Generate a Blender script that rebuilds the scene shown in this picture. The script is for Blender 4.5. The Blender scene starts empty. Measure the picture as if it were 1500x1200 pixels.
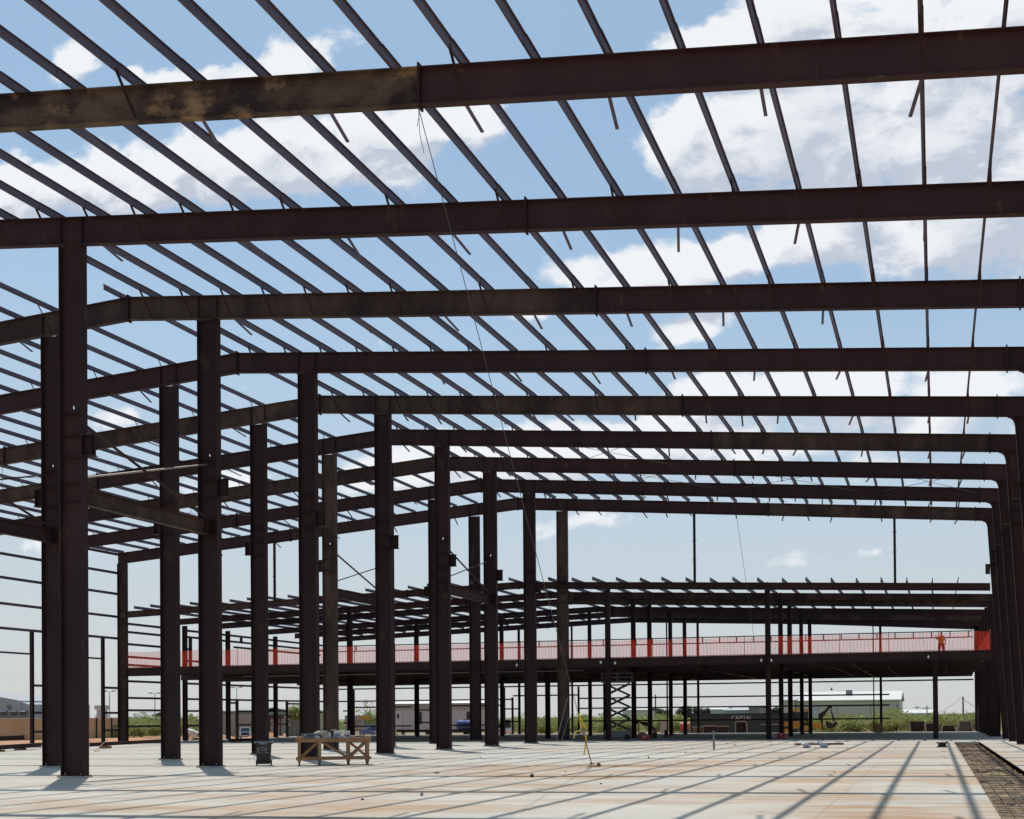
import bpy, bmesh, math, random
from mathutils import Vector, Matrix
random.seed(7)
D = bpy.data
sc = bpy.context.scene
COL = sc.collection
R = math.radians
ORD = ['nearest', 'second', 'third', 'fourth', 'fifth', 'sixth', 'seventh', 'eighth', 'ninth', 'tenth']

# ------------------------------------------------------------------ camera
F, PX, PY, HC = 1714.08, 981.40, 1031.44, 1.672
CR = Matrix(((0.97508153, -0.22155395, 0.01139502), (0.22164688, 0.97509697, -0.00765189), (-0.00941594, 0.00998689, 0.9999058)))
cam = D.cameras.new('camera'); co = D.objects.new('camera', cam); COL.objects.link(co)
cam.sensor_fit = 'HORIZONTAL'; cam.sensor_width = 36; cam.lens = F / 1500 * 36
cam.shift_x = (750 - PX) / 1500; cam.shift_y = (PY - 600) / 1500
cam.clip_start = .1; cam.clip_end = 6000
co.matrix_world = Matrix.Translation((0, 0, HC)) @ (CR @ Matrix(((1, 0, 0), (0, 0, -1), (0, 1, 0)))).to_4x4()
sc.camera = co

def ray(x, y): return CR @ Vector(((x - PX) / F, 1, -(y - PY) / F))
def W(x, y, Y):                      # survey helper: the point in the vertical plane Y seen along a sight line
    d = ray(x, y) * 1.0; k = Y / d.y
    return Vector((0, 0, HC)) + d * k
def G(x, y, z=0):
    d = ray(x, y); return Vector((0, 0, HC)) + d * ((z - HC) / d.z)

# ------------------------------------------------------------------ mesh builder
class MB:
    def __init__(s): s.v = []; s.f = []; s.mi = []
    def add(s, vs, fs, m=0):
        n = len(s.v); s.v += [tuple(p) for p in vs]; s.f += [tuple(i + n for i in f) for f in fs]; s.mi += [m] * len(fs); return s
    def box(s, x0, x1, y0, y1, z0, z1, m=0):
        return s.add([(x0, y0, z0), (x1, y0, z0), (x1, y1, z0), (x0, y1, z0), (x0, y0, z1), (x1, y0, z1), (x1, y1, z1), (x0, y1, z1)],
                     [(0, 3, 2, 1), (4, 5, 6, 7), (0, 1, 5, 4), (1, 2, 6, 5), (2, 3, 7, 6), (3, 0, 4, 7)], m)
    def bar(s, p, q, w, h, up=(0, 0, 1), m=0):       # oriented box, w sideways, h along up
        p = Vector(p); q = Vector(q); d = (q - p).normalized(); u = Vector(up)
        if abs(d.dot(u)) > .99: u = Vector((1, 0, 0))
        sd = d.cross(u).normalized(); u = sd.cross(d).normalized()
        vs = []
        for c in (p, q):
            for a, b in ((-1, -1), (1, -1), (1, 1), (-1, 1)): vs.append(c + sd * a * w / 2 + u * b * h / 2)
        return s.add(vs, [(0, 1, 2, 3), (7, 6, 5, 4), (0, 4, 5, 1), (1, 5, 6, 2), (2, 6, 7, 3), (3, 7, 4, 0)], m)
    def cyl(s, p, q, r, n=8, r2=None, m=0):
        p = Vector(p); q = Vector(q); d = (q - p).normalized(); u = Vector((0, 0, 1)) if abs(d.z) < .9 else Vector((1, 0, 0))
        a = d.cross(u).normalized(); b = a.cross(d); r2 = r if r2 is None else r2; vs = []
        for c, rr in ((p, r), (q, r2)):
            for i in range(n):
                t = 2 * math.pi * i / n; vs.append(c + a * math.cos(t) * rr + b * math.sin(t) * rr)
        fs = [(i, (i + 1) % n, n + (i + 1) % n, n + i) for i in range(n)] + [tuple(range(n))[::-1], tuple(range(n, 2 * n))]
        return s.add(vs, fs, m)
    def tube(s, pts, r, n=6, m=0):
        for a, b in zip(pts[:-1], pts[1:]): s.cyl(a, b, r, n, m=m)
        return s
    def prism(s, poly, a0, a1, axis='y', m=0):       # 2D outline pushed along an axis
        n = len(poly); f = {'y': lambda a, b, c: (a, c, b), 'x': lambda a, b, c: (c, a, b), 'z': lambda a, b, c: (a, b, c)}[axis]
        vs = [f(a, b, a0) for a, b in poly] + [f(a, b, a1) for a, b in poly]
        return s.add(vs, [tuple(range(n)), tuple(range(n, 2 * n))[::-1]] + [(i, n + i, n + (i + 1) % n, (i + 1) % n) for i in range(n)], m)
    def ibeam(s, p, q, dep, bf, tw=.014, tf=.026, up=(0, 0, 1), m=0):
        p = Vector(p); q = Vector(q); d = (q - p).normalized(); u = Vector(up); sd = d.cross(u).normalized(); u = sd.cross(d).normalized()
        s.bar(p, q, tw, dep - 2 * tf, u, m)
        for e in (-1, 1): s.bar(p + u * e * (dep - tf) / 2, q + u * e * (dep - tf) / 2, bf, tf, u, m)
        return s

def link(o): COL.objects.link(o); return o
def mk(name, mb, mats, loc=(0, 0, 0), parent=None, smooth=False, bevel=0):
    me = D.meshes.new(name); L = Vector(loc)
    if parent is not None: L = Vector((0, 0, 0))
    base = Vector(loc) if parent is None else Vector(parent.get('_o', (0, 0, 0)))
    me.from_pydata([tuple(Vector(v) - base) for v in mb.v], [], mb.f)
    if not isinstance(mats, (list, tuple)): mats = [mats]
    for m in mats: me.materials.append(m)
    if len(mats) > 1: me.polygons.foreach_set('material_index', mb.mi)
    bm = bmesh.new(); bm.from_mesh(me); bmesh.ops.recalc_face_normals(bm, faces=bm.faces[:])
    if bevel: bmesh.ops.bevel(bm, geom=[e for e in bm.edges], offset=bevel, segments=2, affect='EDGES', clamp_overlap=True)
    bm.to_mesh(me); bm.free()
    if smooth:
        for p in me.polygons: p.use_smooth = True
        try: me.set_sharp_from_angle(angle=R(38))
        except Exception: pass
    o = link(D.objects.new(name, me)); o.location = L
    if parent is not None: o.parent = parent
    return o
def tag(o, label=None, cat=None, group=None, kind=None):
    if label: o['label'] = label
    if cat: o['category'] = cat
    if group: o['group'] = group
    if kind: o['kind'] = kind
    return o
ROOTS = []
def T(name, label, cat, loc=(0, 0, 0), group=None):  # thing: Empty at its base; parts are given in world coordinates
    o = link(D.objects.new(name, None)); o.location = loc; o.empty_display_size = .2
    o['_o'] = tuple(loc); ROOTS.append(o); return tag(o, label, cat, group)
def M(name, mb, mat, label, cat, loc=None, group=None, **k):
    if loc is None:
        xs = [v[0] for v in mb.v]; ys = [v[1] for v in mb.v]; zs = [v[2] for v in mb.v]
        loc = ((min(xs) + max(xs)) / 2, (min(ys) + max(ys)) / 2, min(zs))
    return tag(mk(name, mb, mat, loc, **k), label, cat, group)
def P(name, mb, mat, parent, label=None, **k):
    o = mk(name, mb, mat, parent=parent, **k)
    if '_o' in parent: o['_o'] = parent['_o']; ROOTS.append(o)
    return tag(o, label)
def dup(root, loc, rz=None, label=None, sc_=None):
    def cp(o, par):
        c = o.copy(); COL.objects.link(c)
        if par is not None: c.parent = par
        for ch in list(o.children): cp(ch, c)
        return c
    r = cp(root, None); r.location = loc
    if rz is not None: r.rotation_euler = (0, 0, rz)
    if sc_: r.scale = sc_
    if label: r['label'] = label
    return r

# ------------------------------------------------------------------ materials
def new(name):
    m = D.materials.new(name); m.use_nodes = True; nt = m.node_tree; b = nt.nodes['Principled BSDF']; return m, nt, b
def N(nt, t, **k):
    n = nt.nodes.new(t)
    for a, v in k.items(): setattr(n, a, v)
    return n
def surf(name, c1, c2=None, scale=2.0, lo=.45, hi=.65, rough=.6, stretch=(1, 1, 1), bump=0, metal=0, detail=6, c3=None, sc3=8, lo3=.55, hi3=.7, rnd=True, coord='Object', amt=1.0, jit=0, spec=.5):
    m, nt, b = new(name); L = nt.links.new
    b.inputs['Base Color'].default_value = (*c1, 1); b.inputs['Roughness'].default_value = rough; b.inputs['Metallic'].default_value = metal
    if c2 is None: return m
    tc = N(nt, 'ShaderNodeTexCoord'); mp = N(nt, 'ShaderNodeMapping'); mp.inputs['Scale'].default_value = stretch
    L(tc.outputs[coord], mp.inputs[0]); vec = mp.outputs[0]
    if rnd:
        oi = N(nt, 'ShaderNodeObjectInfo'); sm = N(nt, 'ShaderNodeVectorMath', operation='SCALE'); sm.inputs[0].default_value = (37, 53, 71)
        ad = N(nt, 'ShaderNodeVectorMath', operation='ADD'); L(oi.outputs['Random'], sm.inputs['Scale']); L(vec, ad.inputs[0]); L(sm.outputs[0], ad.inputs[1]); vec = ad.outputs[0]
    def layer(sc_, lo_, hi_, prev, colr, am=1.0):
        nz = N(nt, 'ShaderNodeTexNoise'); nz.inputs['Scale'].default_value = sc_; nz.inputs['Detail'].default_value = detail; nz.inputs['Roughness'].default_value = .62
        L(vec, nz.inputs['Vector']); mr = N(nt, 'ShaderNodeMapRange'); mr.inputs[1].default_value = lo_; mr.inputs[2].default_value = hi_; mr.inputs[4].default_value = am; L(nz.outputs['Fac'], mr.inputs[0])
        mx = N(nt, 'ShaderNodeMix', data_type='RGBA'); L(mr.outputs[0], mx.inputs['Factor'])
        if prev is None: mx.inputs['A'].default_value = (*c1, 1)
        else: L(prev, mx.inputs['A'])
        mx.inputs['B'].default_value = (*colr, 1); return mx.outputs['Result'], nz.outputs['Fac']
    c, nf = layer(scale, lo, hi, None, c2, amt)
    if c3: c, _ = layer(sc3, lo3, hi3, c, c3)
    if jit:
        ob = N(nt, 'ShaderNodeObjectInfo'); jr = N(nt, 'ShaderNodeMapRange'); jr.inputs[3].default_value = 1 - jit; jr.inputs[4].default_value = 1 + jit; L(ob.outputs['Random'], jr.inputs[0])
        hs = N(nt, 'ShaderNodeHueSaturation'); L(jr.outputs[0], hs.inputs['Value']); L(c, hs.inputs['Color']); c = hs.outputs[0]
    b.inputs['Specular IOR Level'].default_value = spec
    L(c, b.inputs['Base Color'])
    if bump:
        bp = N(nt, 'ShaderNodeBump'); bp.inputs['Strength'].default_value = bump; bp.inputs['Distance'].default_value = .02; L(nf, bp.inputs['Height']); L(bp.outputs[0], b.inputs['Normal'])
    return m
STEEL = surf('red_oxide_steel', (.032, .0135, .0145), (.045, .021, .0205), 1.1, .42, .72, .72, (1, 1, .35), c3=(.12, .08, .05), sc3=2.4, lo3=.62, hi3=.82, jit=.22, spec=.3)
STEEL_DIM = surf('bounce_darkened_steel', (.021, .0082, .0088), (.030, .0132, .0128), 1.1, .40, .70, .75, (1, 1, .3), c3=(.085, .058, .038), sc3=2.0, lo3=.60, hi3=.82, jit=.22, spec=.3)  # same red oxide steel, colour darkened to offset slab bounce on the columns
DUSTY = surf('dusty_steel', (.030, .0155, .014), (.080, .054, .038), .8, .40, .66, .7, (1, 1, .45), c3=(.12, .082, .052), sc3=3.1, lo3=.6, hi3=.76, jit=.15, spec=.3)
RUSTB = surf('mud_splashed_steel', (.026, .0155, .0145), (.115, .082, .052), .7, .44, .64, .8, (1, 1, 1.4), c3=(.27, .175, .095), sc3=.9, lo3=.55, hi3=.67, spec=.3)
PURL = surf('grey_primer_purlin', (.070, .056, .088), (.10, .080, .105), .9, .4, .7, .6, (1, .3, 1))
BARE = surf('galvanised_rod', (.30, .27, .25), (.42, .36, .30), 6, .4, .7, .45, metal=.6)
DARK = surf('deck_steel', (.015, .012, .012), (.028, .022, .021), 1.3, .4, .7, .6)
GROUT = surf('grout_pad', (.36, .33, .30), (.5, .46, .4), 4, .4, .7, .9)
WIRE = surf('wire', (.06, .055, .055), rough=.5)
BLACK = surf('black_plastic', (.010, .010, .011), (.020, .019, .020), 5, .4, .7, .42)
WHITE = surf('white_paint', (.74, .74, .71), (.6, .59, .55), 3, .5, .8, .5)
LGREY = surf('light_grey_metal', (.47, .48, .49), (.38, .38, .39), 2, .4, .7, .5)
MGREY = surf('mid_grey', (.20, .21, .22), (.15, .155, .16), 2, .4, .7, .6)
TAN = surf('tan_sheet', (.47, .33, .19), (.40, .27, .15), .6, .4, .7, .6, (1, 1, .2))
WOOD = surf('bench_lumber', (.34, .18, .085), (.22, .105, .05), 3, .35, .7, .75, (1, 1, 1), c3=(.42, .27, .13), sc3=9, lo3=.55, hi3=.75)
OLIVEW = surf('treated_lumber', (.30, .24, .11), (.22, .17, .08), 4, .4, .7, .75)
YEL = surf('yellow_webbing', (.62, .50, .045), (.42, .33, .05), 8, .4, .7, .6)
RED = surf('red_paint', (.42, .035, .03), (.25, .03, .03), 3, .5, .8, .5)
ORANGE = surf('orange_cloth', (.85, .27, .04), (.7, .2, .03), 6, .4, .7, .8)
CATY = surf('machine_yellow', (.58, .33, .045), (.33, .2, .06), 2.5, .45, .7, .5)
BLUE = surf('blue_paint', (.035, .085, .30), (.03, .06, .2), 3, .4, .7, .35)
PALEB = surf('pale_blue_paint', (.38, .52, .62), (.3, .42, .52), 3, .4, .7, .4)
GLASS = surf('dark_glass', (.02, .025, .03), rough=.12)
RUBBER = surf('tyre_rubber', (.02, .02, .02), (.05, .045, .04), 6, .4, .7, .85)
CARD = surf('cardboard', (.42, .27, .15), (.34, .21, .11), 4, .4, .7, .85)
SKIN = surf('skin', (.33, .19, .13), rough=.6)
DENIM = surf('dark_red_trousers', (.16, .03, .035), rough=.9)
CONT = surf('container_green_grey', (.022, .038, .035), (.032, .050, .046), 1.5, .4, .7, .55)
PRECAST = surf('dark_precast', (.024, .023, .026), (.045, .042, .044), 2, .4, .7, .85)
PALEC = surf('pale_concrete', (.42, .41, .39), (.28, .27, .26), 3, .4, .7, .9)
CHALK = surf('chalk_paint', (.30, .30, .31), rough=.8)
BARK = surf('bark', (.11, .08, .055), (.07, .05, .035), 5, .4, .7, .9)
RUSTBAR = surf('rusty_rebar', (.17, .085, .045), (.10, .055, .035), 6, .4, .7, .85)
def leaf(name, c1, c2):
    m = surf(name, c1, c2, .8, .4, .65, .6, rnd=True)
    nt = m.node_tree; b = nt.nodes['Principled BSDF']; tr = N(nt, 'ShaderNodeBsdfTranslucent'); ms = N(nt, 'ShaderNodeMixShader'); ms.inputs[0].default_value = .35
    src = b.inputs['Base Color'].links[0].from_socket; nt.links.new(src, tr.inputs[0]); out = nt.nodes['Material Output']
    nt.links.new(b.outputs[0], ms.inputs[1]); nt.links.new(tr.outputs[0], ms.inputs[2]); nt.links.new(ms.outputs[0], out.inputs[0]); return m
LEAF = leaf('mesquite_leaf', (.23, .27, .075), (.34, .36, .13))
LEAFD = leaf('dark_leaf', (.05, .065, .035), (.075, .09, .05))

# ------------------------------------------------------------------ setting: dirt, slab, trench
def ground_mat():
    m, nt, b = new('site_soil'); L = nt.links.new; b.inputs['Roughness'].default_value = .95
    ge = N(nt, 'ShaderNodeNewGeometry'); sx = N(nt, 'ShaderNodeSeparateXYZ'); L(ge.outputs['Position'], sx.inputs[0])
    n1 = N(nt, 'ShaderNodeTexNoise'); n1.inputs['Scale'].default_value = .35; n1.inputs['Detail'].default_value = 8; L(ge.outputs['Position'], n1.inputs['Vector'])
    n2 = N(nt, 'ShaderNodeTexNoise'); n2.inputs['Scale'].default_value = .03; n2.inputs['Detail'].default_value = 5; L(ge.outputs['Position'], n2.inputs['Vector'])
    a = N(nt, 'ShaderNodeMix', data_type='RGBA'); a.inputs['A'].default_value = (.46, .24, .125, 1); a.inputs['B'].default_value = (.33, .165, .085, 1); L(n1.outputs['Fac'], a.inputs['Factor'])
    g = N(nt, 'ShaderNodeMix', data_type='RGBA'); g.inputs['A'].default_value = (.20, .19, .085, 1); g.inputs['B'].default_value = (.10, .13, .05, 1); L(n1.outputs['Fac'], g.inputs['Factor'])
    # soil near the site, scrub farther out
    ad = N(nt, 'ShaderNodeMath', operation='MULTIPLY_ADD'); L(n2.outputs['Fac'], ad.inputs[0]); ad.inputs[1].default_value = 60; L(sx.outputs['Y'], ad.inputs[2])
    mr = N(nt, 'ShaderNodeMapRange'); mr.inputs[1].default_value = 158; mr.inputs[2].default_value = 176; L(ad.outputs[0], mr.inputs[0])
    x = N(nt, 'ShaderNodeMix', data_type='RGBA'); L(mr.outputs[0], x.inputs['Factor']); L(a.outputs['Result'], x.inputs['A']); L(g.outputs['Result'], x.inputs['B']); L(x.outputs['Result'], b.inputs['Base Color'])
    bp = N(nt, 'ShaderNodeBump'); bp.inputs['Strength'].default_value = .6; bp.inputs['Distance'].default_value = .08; L(n1.outputs['Fac'], bp.inputs['Height']); L(bp.outputs[0], b.inputs['Normal'])
    return m
def slab_mat():
    m, nt, b = new('stained_concrete'); L = nt.links.new
    ge = N(nt, 'ShaderNodeNewGeometry')
    def nz(scale, st, det=7, off=0, ro=.6):
        mp = N(nt, 'ShaderNodeMapping'); mp.inputs['Scale'].default_value = st; mp.inputs['Location'].default_value = (off, off * 1.7, 0); L(ge.outputs['Position'], mp.inputs[0])
        n = N(nt, 'ShaderNodeTexNoise'); n.inputs['Scale'].default_value = scale; n.inputs['Detail'].default_value = det; n.inputs['Roughness'].default_value = ro; n.inputs['Distortion'].default_value = .6; L(mp.outputs[0], n.inputs['Vector']); return n.outputs['Fac']
    def rng(s, lo, hi, to=1.0, frm=0.0):
        r = N(nt, 'ShaderNodeMapRange'); r.inputs[1].default_value = lo; r.inputs[2].default_value = hi; r.inputs[3].default_value = frm; r.inputs[4].default_value = to; L(s, r.inputs[0]); return r.outputs[0]
    def mix(f, A, B, mode='MIX'):
        x = N(nt, 'ShaderNodeMix', data_type='RGBA'); x.blend_type = mode
        if isinstance(f, float): x.inputs['Factor'].default_value = f
        else: L(f, x.inputs['Factor'])
        for k, v in (('A', A), ('B', B)):
            if isinstance(v, tuple): x.inputs[k].default_value = (*v, 1)
            else: L(v, x.inputs[k])
        return x.outputs['Result']
    c = mix(rng(nz(.25, (.6, 1, 1)), .35, .65), (.415, .392, .342), (.485, .455, .39))
    c = mix(rng(nz(.9, (.5, 1, 1), 8, 3), .5, .72, .55), c, (.36, .36, .345))          # bluish damp patches
    # tracked-in red soil, dragged along X; heavier in the middle of the hall
    sx = N(nt, 'ShaderNodeSeparateXYZ'); L(ge.outputs['Position'], sx.inputs[0])
    big = nz(.085, (.8, 1, 1), 3, 11)
    xw = N(nt, 'ShaderNodeMath', operation='MULTIPLY'); L(rng(sx.outputs['X'], -24, -11, 1.0, .12), xw.inputs[0]); L(rng(sx.outputs['Y'], 40, 75, .25, 1.0), xw.inputs[1])
    bw = N(nt, 'ShaderNodeMath', operation='MULTIPLY'); L(rng(big, .36, .52), bw.inputs[0]); L(xw.outputs[0], bw.inputs[1]); msk = bw.outputs[0]
    st = rng(nz(.55, (.34, 1, 1), 9, 5, .66), .42, .58, 1.0)
    ml = N(nt, 'ShaderNodeMath', operation='MULTIPLY'); L(msk, ml.inputs[0]); L(st, ml.inputs[1])
    c = mix(ml.outputs[0], c, (.375, .245, .145))
    st2 = rng(nz(1.5, (.22, 1, 1), 9, 21, .7), .50, .66, 1.0)
    m2 = N(nt, 'ShaderNodeMath', operation='MULTIPLY'); L(msk, m2.inputs[0]); L(st2, m2.inputs[1])
    c = mix(m2.outputs[0], c, (.26, .155, .085))
    c = mix(rng(nz(14, (1, 1, 1), 4, 2), .62, .75, .35), c, (.30, .26, .22))
    c = mix(rng(nz(3.0, (1, 1, 1), 9, 8), .60, .80, .4), c, (.36, .31, .26))
    def saw(sock, step, off, wd):
        a = N(nt, 'ShaderNodeMath', operation='MULTIPLY_ADD'); L(sock, a.inputs[0]); a.inputs[1].default_value = 1 / step; a.inputs[2].default_value = off
        f_ = N(nt, 'ShaderNodeMath', operation='FRACT'); L(a.outputs[0], f_.inputs[0]); l_ = N(nt, 'ShaderNodeMath', operation='LESS_THAN'); L(f_.outputs[0], l_.inputs[0]); l_.inputs[1].default_value = wd / step; return l_.outputs[0]
    jm = N(nt, 'ShaderNodeMath', operation='MAXIMUM'); L(saw(sx.outputs['X'], 5.2, .37, .012), jm.inputs[0]); L(saw(sx.outputs['Y'], 3.3528, .12, .016), jm.inputs[1])
    c = mix(jm.outputs[0], c, (.16, .135, .11))
    L(c, b.inputs['Base Color']); b.inputs['Roughness'].default_value = .85
    bp = N(nt, 'ShaderNodeBump'); bp.inputs['Strength'].default_value = .15; bp.inputs['Distance'].default_value = .01; L(nz(20, (1, 1, 1), 5, 2), bp.inputs['Height']); L(bp.outputs[0], b.inputs['Normal'])
    return m
SOIL = ground_mat(); SLABM = slab_mat()
TRM = surf('trench_soil', (.105, .086, .064), (.20, .15, .095), .9, .42, .58, .95, (1, .5, 1), bump=.5, c3=(.40, .32, .14), sc3=1.5, lo3=.56, hi3=.66)
g = MB(); n = 26
def gh(x, y):
    if -62 < x < 8 and y < 112: return -.36
    return -.36
g.add([(-3000, -300, -.36), (3000, -300, -.36), (3000, 5000, -.36), (-3000, 5000, -.36)], [(0, 1, 2, 3)])
tag(mk('ground', g, SOIL, (0, 0, -.36)), 'red orange bare soil and scrub around the building', kind='structure')
s = MB(); s.box(-60.9, 1.0, -6, 108.6, -.35, 0); s.box(2.4, 5.6, -6, 108.6, -.35, 0); s.box(1.0, 2.4, 69.6, 108.6, -.35, -.003)
tag(mk('concrete_slab', s, SLABM, (0, 0, -.35)), kind='structure')
s = MB()
nx, ny = 8, 170
for j in range(ny + 1):
    for i in range(nx + 1):
        x = 1.0 + 1.4 * i / nx; y = -6 + 75.6 * j / ny
        s.v.append((x, y, -.16 + random.uniform(-.075, .055)))
for j in range(ny):
    for i in range(nx):
        a = j * (nx + 1) + i; s.f.append((a, a + 1, a + nx + 2, a + nx + 1)); s.mi.append(0)
tr = tag(mk('trench', s, TRM, (0, 0, -.18), smooth=True), kind='structure')
t = T('rebar_mat', 'rusty reinforcing bars laid in the open trench across the slab', 'rebar', (1.7, 40, -.15))
b_ = MB()
for x in (1.08, 1.3, 1.55, 1.8, 2.05, 2.3): b_.cyl((x + .02 * math.sin(x * 40), 8, -.10), (x + .06 * math.sin(x * 9), 69.4, -.13), .009, 5)
P('long_bar', b_, RUSTBAR, t)
y = 9.0
while y < 69: P('cross_bar', MB().cyl((.99, y, -.10 + random.uniform(-.04, .01)), (2.41, y + random.uniform(-.14, .14), -.10 + random.uniform(-.04, .01)), .008, 5), RUSTBAR, t); y += random.choice((.5, .8, 1.1, .6))
b_ = MB()
for x in (.985, 2.4): b_.box(x, x + .02, -6, 69.5, -.3, .012)
M('form_board', b_, surf('form_board_wood', (.10, .075, .055), (.16, .11, .07), 3, .4, .7, .8), 'dark edge form boards along both sides of the rebar trench', 'form boards')
# loose soil along the left wall: heaps
def mound(cx, cy, rx, ry, h, seed, name='soil_mound', label='', mat=None, z=-.36):
    rr = random.Random(seed); mb = MB(); nu, nv = 26, 9
    ph = [rr.uniform(0, 6.28) for _ in range(6)]
    for j in range(nv + 1):
        for i in range(nu):
            a = 2 * math.pi * i / nu; q = j / nv
            w = 1 + .18 * math.sin(3 * a + ph[0]) + .12 * math.sin(5 * a + ph[1]) + .08 * math.sin(9 * a + ph[2])
            hh = h * (1 - q) ** .8 * (1 + .35 * math.sin(4 * a + ph[3] + 5 * q) * q + .2 * rr.uniform(-1, 1) * q)
            mb.v.append((cx + rx * q * w * math.cos(a), cy + ry * q * w * math.sin(a), z + hh * (0 if j == nv else 1) - (0.03 if j == nv else 0)))
    for j in range(nv):
        for i in range(nu):
            a = j * nu + i; b = j * nu + (i + 1) % nu; mb.f.append((a, b, b + nu, a + nu)); mb.mi.append(0)
    return M(name, mb, mat or SOIL, label, 'soil heap', (cx, cy, z), 'loose soil heaps beside the slab', smooth=True)
mound(-64.5, 79.5, 2.2, 3.2, .55, 1, label='low orange soil heap outside the left wall, left of the corner steel column')
mound(-64.0, 87.0, 2.0, 3.6, .75, 2, label='crumbly orange soil heap in front of the bushes at left')
mound(-63.8, 95.5, 1.8, 2.6, .7, 3, label='small pale orange soil heap beside the blue truck')
mound(-63.5, 102.5, 2.0, 2.4, .8, 4, label='soil heap behind the left door opening near the hanging tool')

# ------------------------------------------------------------------ main hall frame
B = 6.7056
YF = [30.0352 + (k - 1) * B for k in range(9)]
X1, X2, XE, XR, XG = -24.998, -31.467, -59.84, 4.10, -28.2232
ZG, SL, SR, DEP, BF2 = 16.1196, .0813, .0711, .82, .2108
CW, CBF = .7665, .272
def zb(X): return ZG - (SR * (X - XG) if X > XG else SL * (XG - X))
def zl(X): return 11.08 - .037 * abs(X - XG)
HOLE = (.05, .10)
def column(name, X, Y, H, w, bf, label, cat, group, mat, bracket=0, stiff=(), holes=(), bz=(9.55, 10.17), plate=True):
    t = T(name, label, cat, (X, Y, 0), group)
    m = MB()
    for e in (-1, 1): m.box(X + e * (w / 2) - (.028 if e > 0 else 0), X + e * (w / 2) + (0 if e > 0 else .028), Y - bf / 2, Y + bf / 2, .075, H)
    x0, x1 = X - w / 2 + .028, X + w / 2 - .028; z = .075
    for hz in sorted(holes):
        m.box(x0, x1, Y - .008, Y + .008, z, hz); c = X + .02
        m.box(x0, c - HOLE[0] / 2, Y - .008, Y + .008, hz, hz + HOLE[1]); m.box(c + HOLE[0] / 2, x1, Y - .008, Y + .008, hz, hz + HOLE[1]); z = hz + HOLE[1]
    m.box(x0, x1, Y - .008, Y + .008, z, H)
    P('shaft', m, mat, t)
    if plate:
        m = MB().box(X - w / 2 - .05, X + w / 2 + .05, Y - bf / 2 - .04, Y + bf / 2 + .04, .052, .074)
        bp = P('base_plate', m, STEEL_DIM, t)
        P('grout_pad', MB().box(X - w / 2 - .07, X + w / 2 + .07, Y - bf / 2 - .06, Y + bf / 2 + .06, .001, .051), GROUT, bp)
        mm = MB()
        for ex in (-1, 1):
            for ey in (-1, 1): mm.cyl((X + ex * (w / 2 - .12), Y + ey * (bf / 2 - .06), .075), (X + ex * (w / 2 - .12), Y + ey * (bf / 2 - .06), .15), .018, 6)
        P('anchor_bolt', mm, BARE, bp)
    for z in stiff:
        m = MB()
        for e in (-1, 1): m.box(x0, x1, Y + e * .011 if e > 0 else Y - bf / 2 + .01, Y + bf / 2 - .01 if e > 0 else Y - .011, z, z + .016)
        P('stiffener', m, mat, t)
    if bracket:
        e = bracket; xa = X + e * (w / 2 + .003); xb = X + e * (w / 2 + .36)
        m = MB().box(min(xa, xb), max(xa, xb), Y - .01, Y + .01, bz[0] + .022, bz[1] - .022)
        for z in (bz[0], bz[1] - .02): m.box(min(xa, xb), max(xa, xb), Y - .13, Y + .13, z, z + .02)
        br = P('crane_bracket', m, mat, t)
        xc = xb - e * .07
        m = MB()
        for ey in (-1, 1): m.box(xc - .008, xc + .008, Y + (.012 if ey > 0 else -.12), Y + (.12 if ey > 0 else -.012), bz[0] + .024, bz[1] - .024)
        P('end_stiffener', m, mat, br)
    return t
cdust = {5: STEEL, 8: DUSTY}
for k in range(0, 9):
    where = ORD[k] if k else None
    H = zb(X1) - .02
    lab = '%s tall dark red steel column of the inner row whose crane brackets point right' % (ORD[k - 1] if k else 'off-frame')
    if k == 8: lab = 'farthest, dust-grey steel column of the inner row whose crane brackets point right, with pipes leaning on it'
    if k == 0: continue
    column('steel_column', X1, YF[k], H - .005, CW, CBF, lab, 'column', 'inner row of columns with brackets pointing right', DUSTY if k == 8 else STEEL_DIM,
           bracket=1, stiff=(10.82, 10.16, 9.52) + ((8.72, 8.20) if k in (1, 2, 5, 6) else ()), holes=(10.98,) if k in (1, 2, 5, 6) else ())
for k in range(1, 9):
    H = zb(X2 - CW / 2) - .025
    lab = '%s dark steel column of the inner row whose crane brackets point left' % ORD[k - 1]
    if k == 5: lab = 'dusty brown steel column behind the workbench, in the row whose brackets point left'
    column('steel_column', X2, YF[k], H, CW, CBF, lab, 'column', 'inner row of columns with brackets pointing left', DUSTY if k in (5,) else STEEL_DIM,
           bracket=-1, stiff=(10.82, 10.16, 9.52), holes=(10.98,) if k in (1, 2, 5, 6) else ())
for k in range(5, 9):
    lab = 'rust-stained steel column at the far left corner under the roof eave' if k == 8 else '%s steel column of the left outer wall, mostly hidden behind the nearest columns' % ORD[8 - k]
    column('outer_column', XE + .02, YF[k], zb(XE + .4) - .02, .74, CBF, lab, 'column', 'columns of the left outer wall', DUSTY if k == 8 else STEEL, stiff=(14.2, 10.0, 9.0, 12.0) if k == 8 else ())
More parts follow.
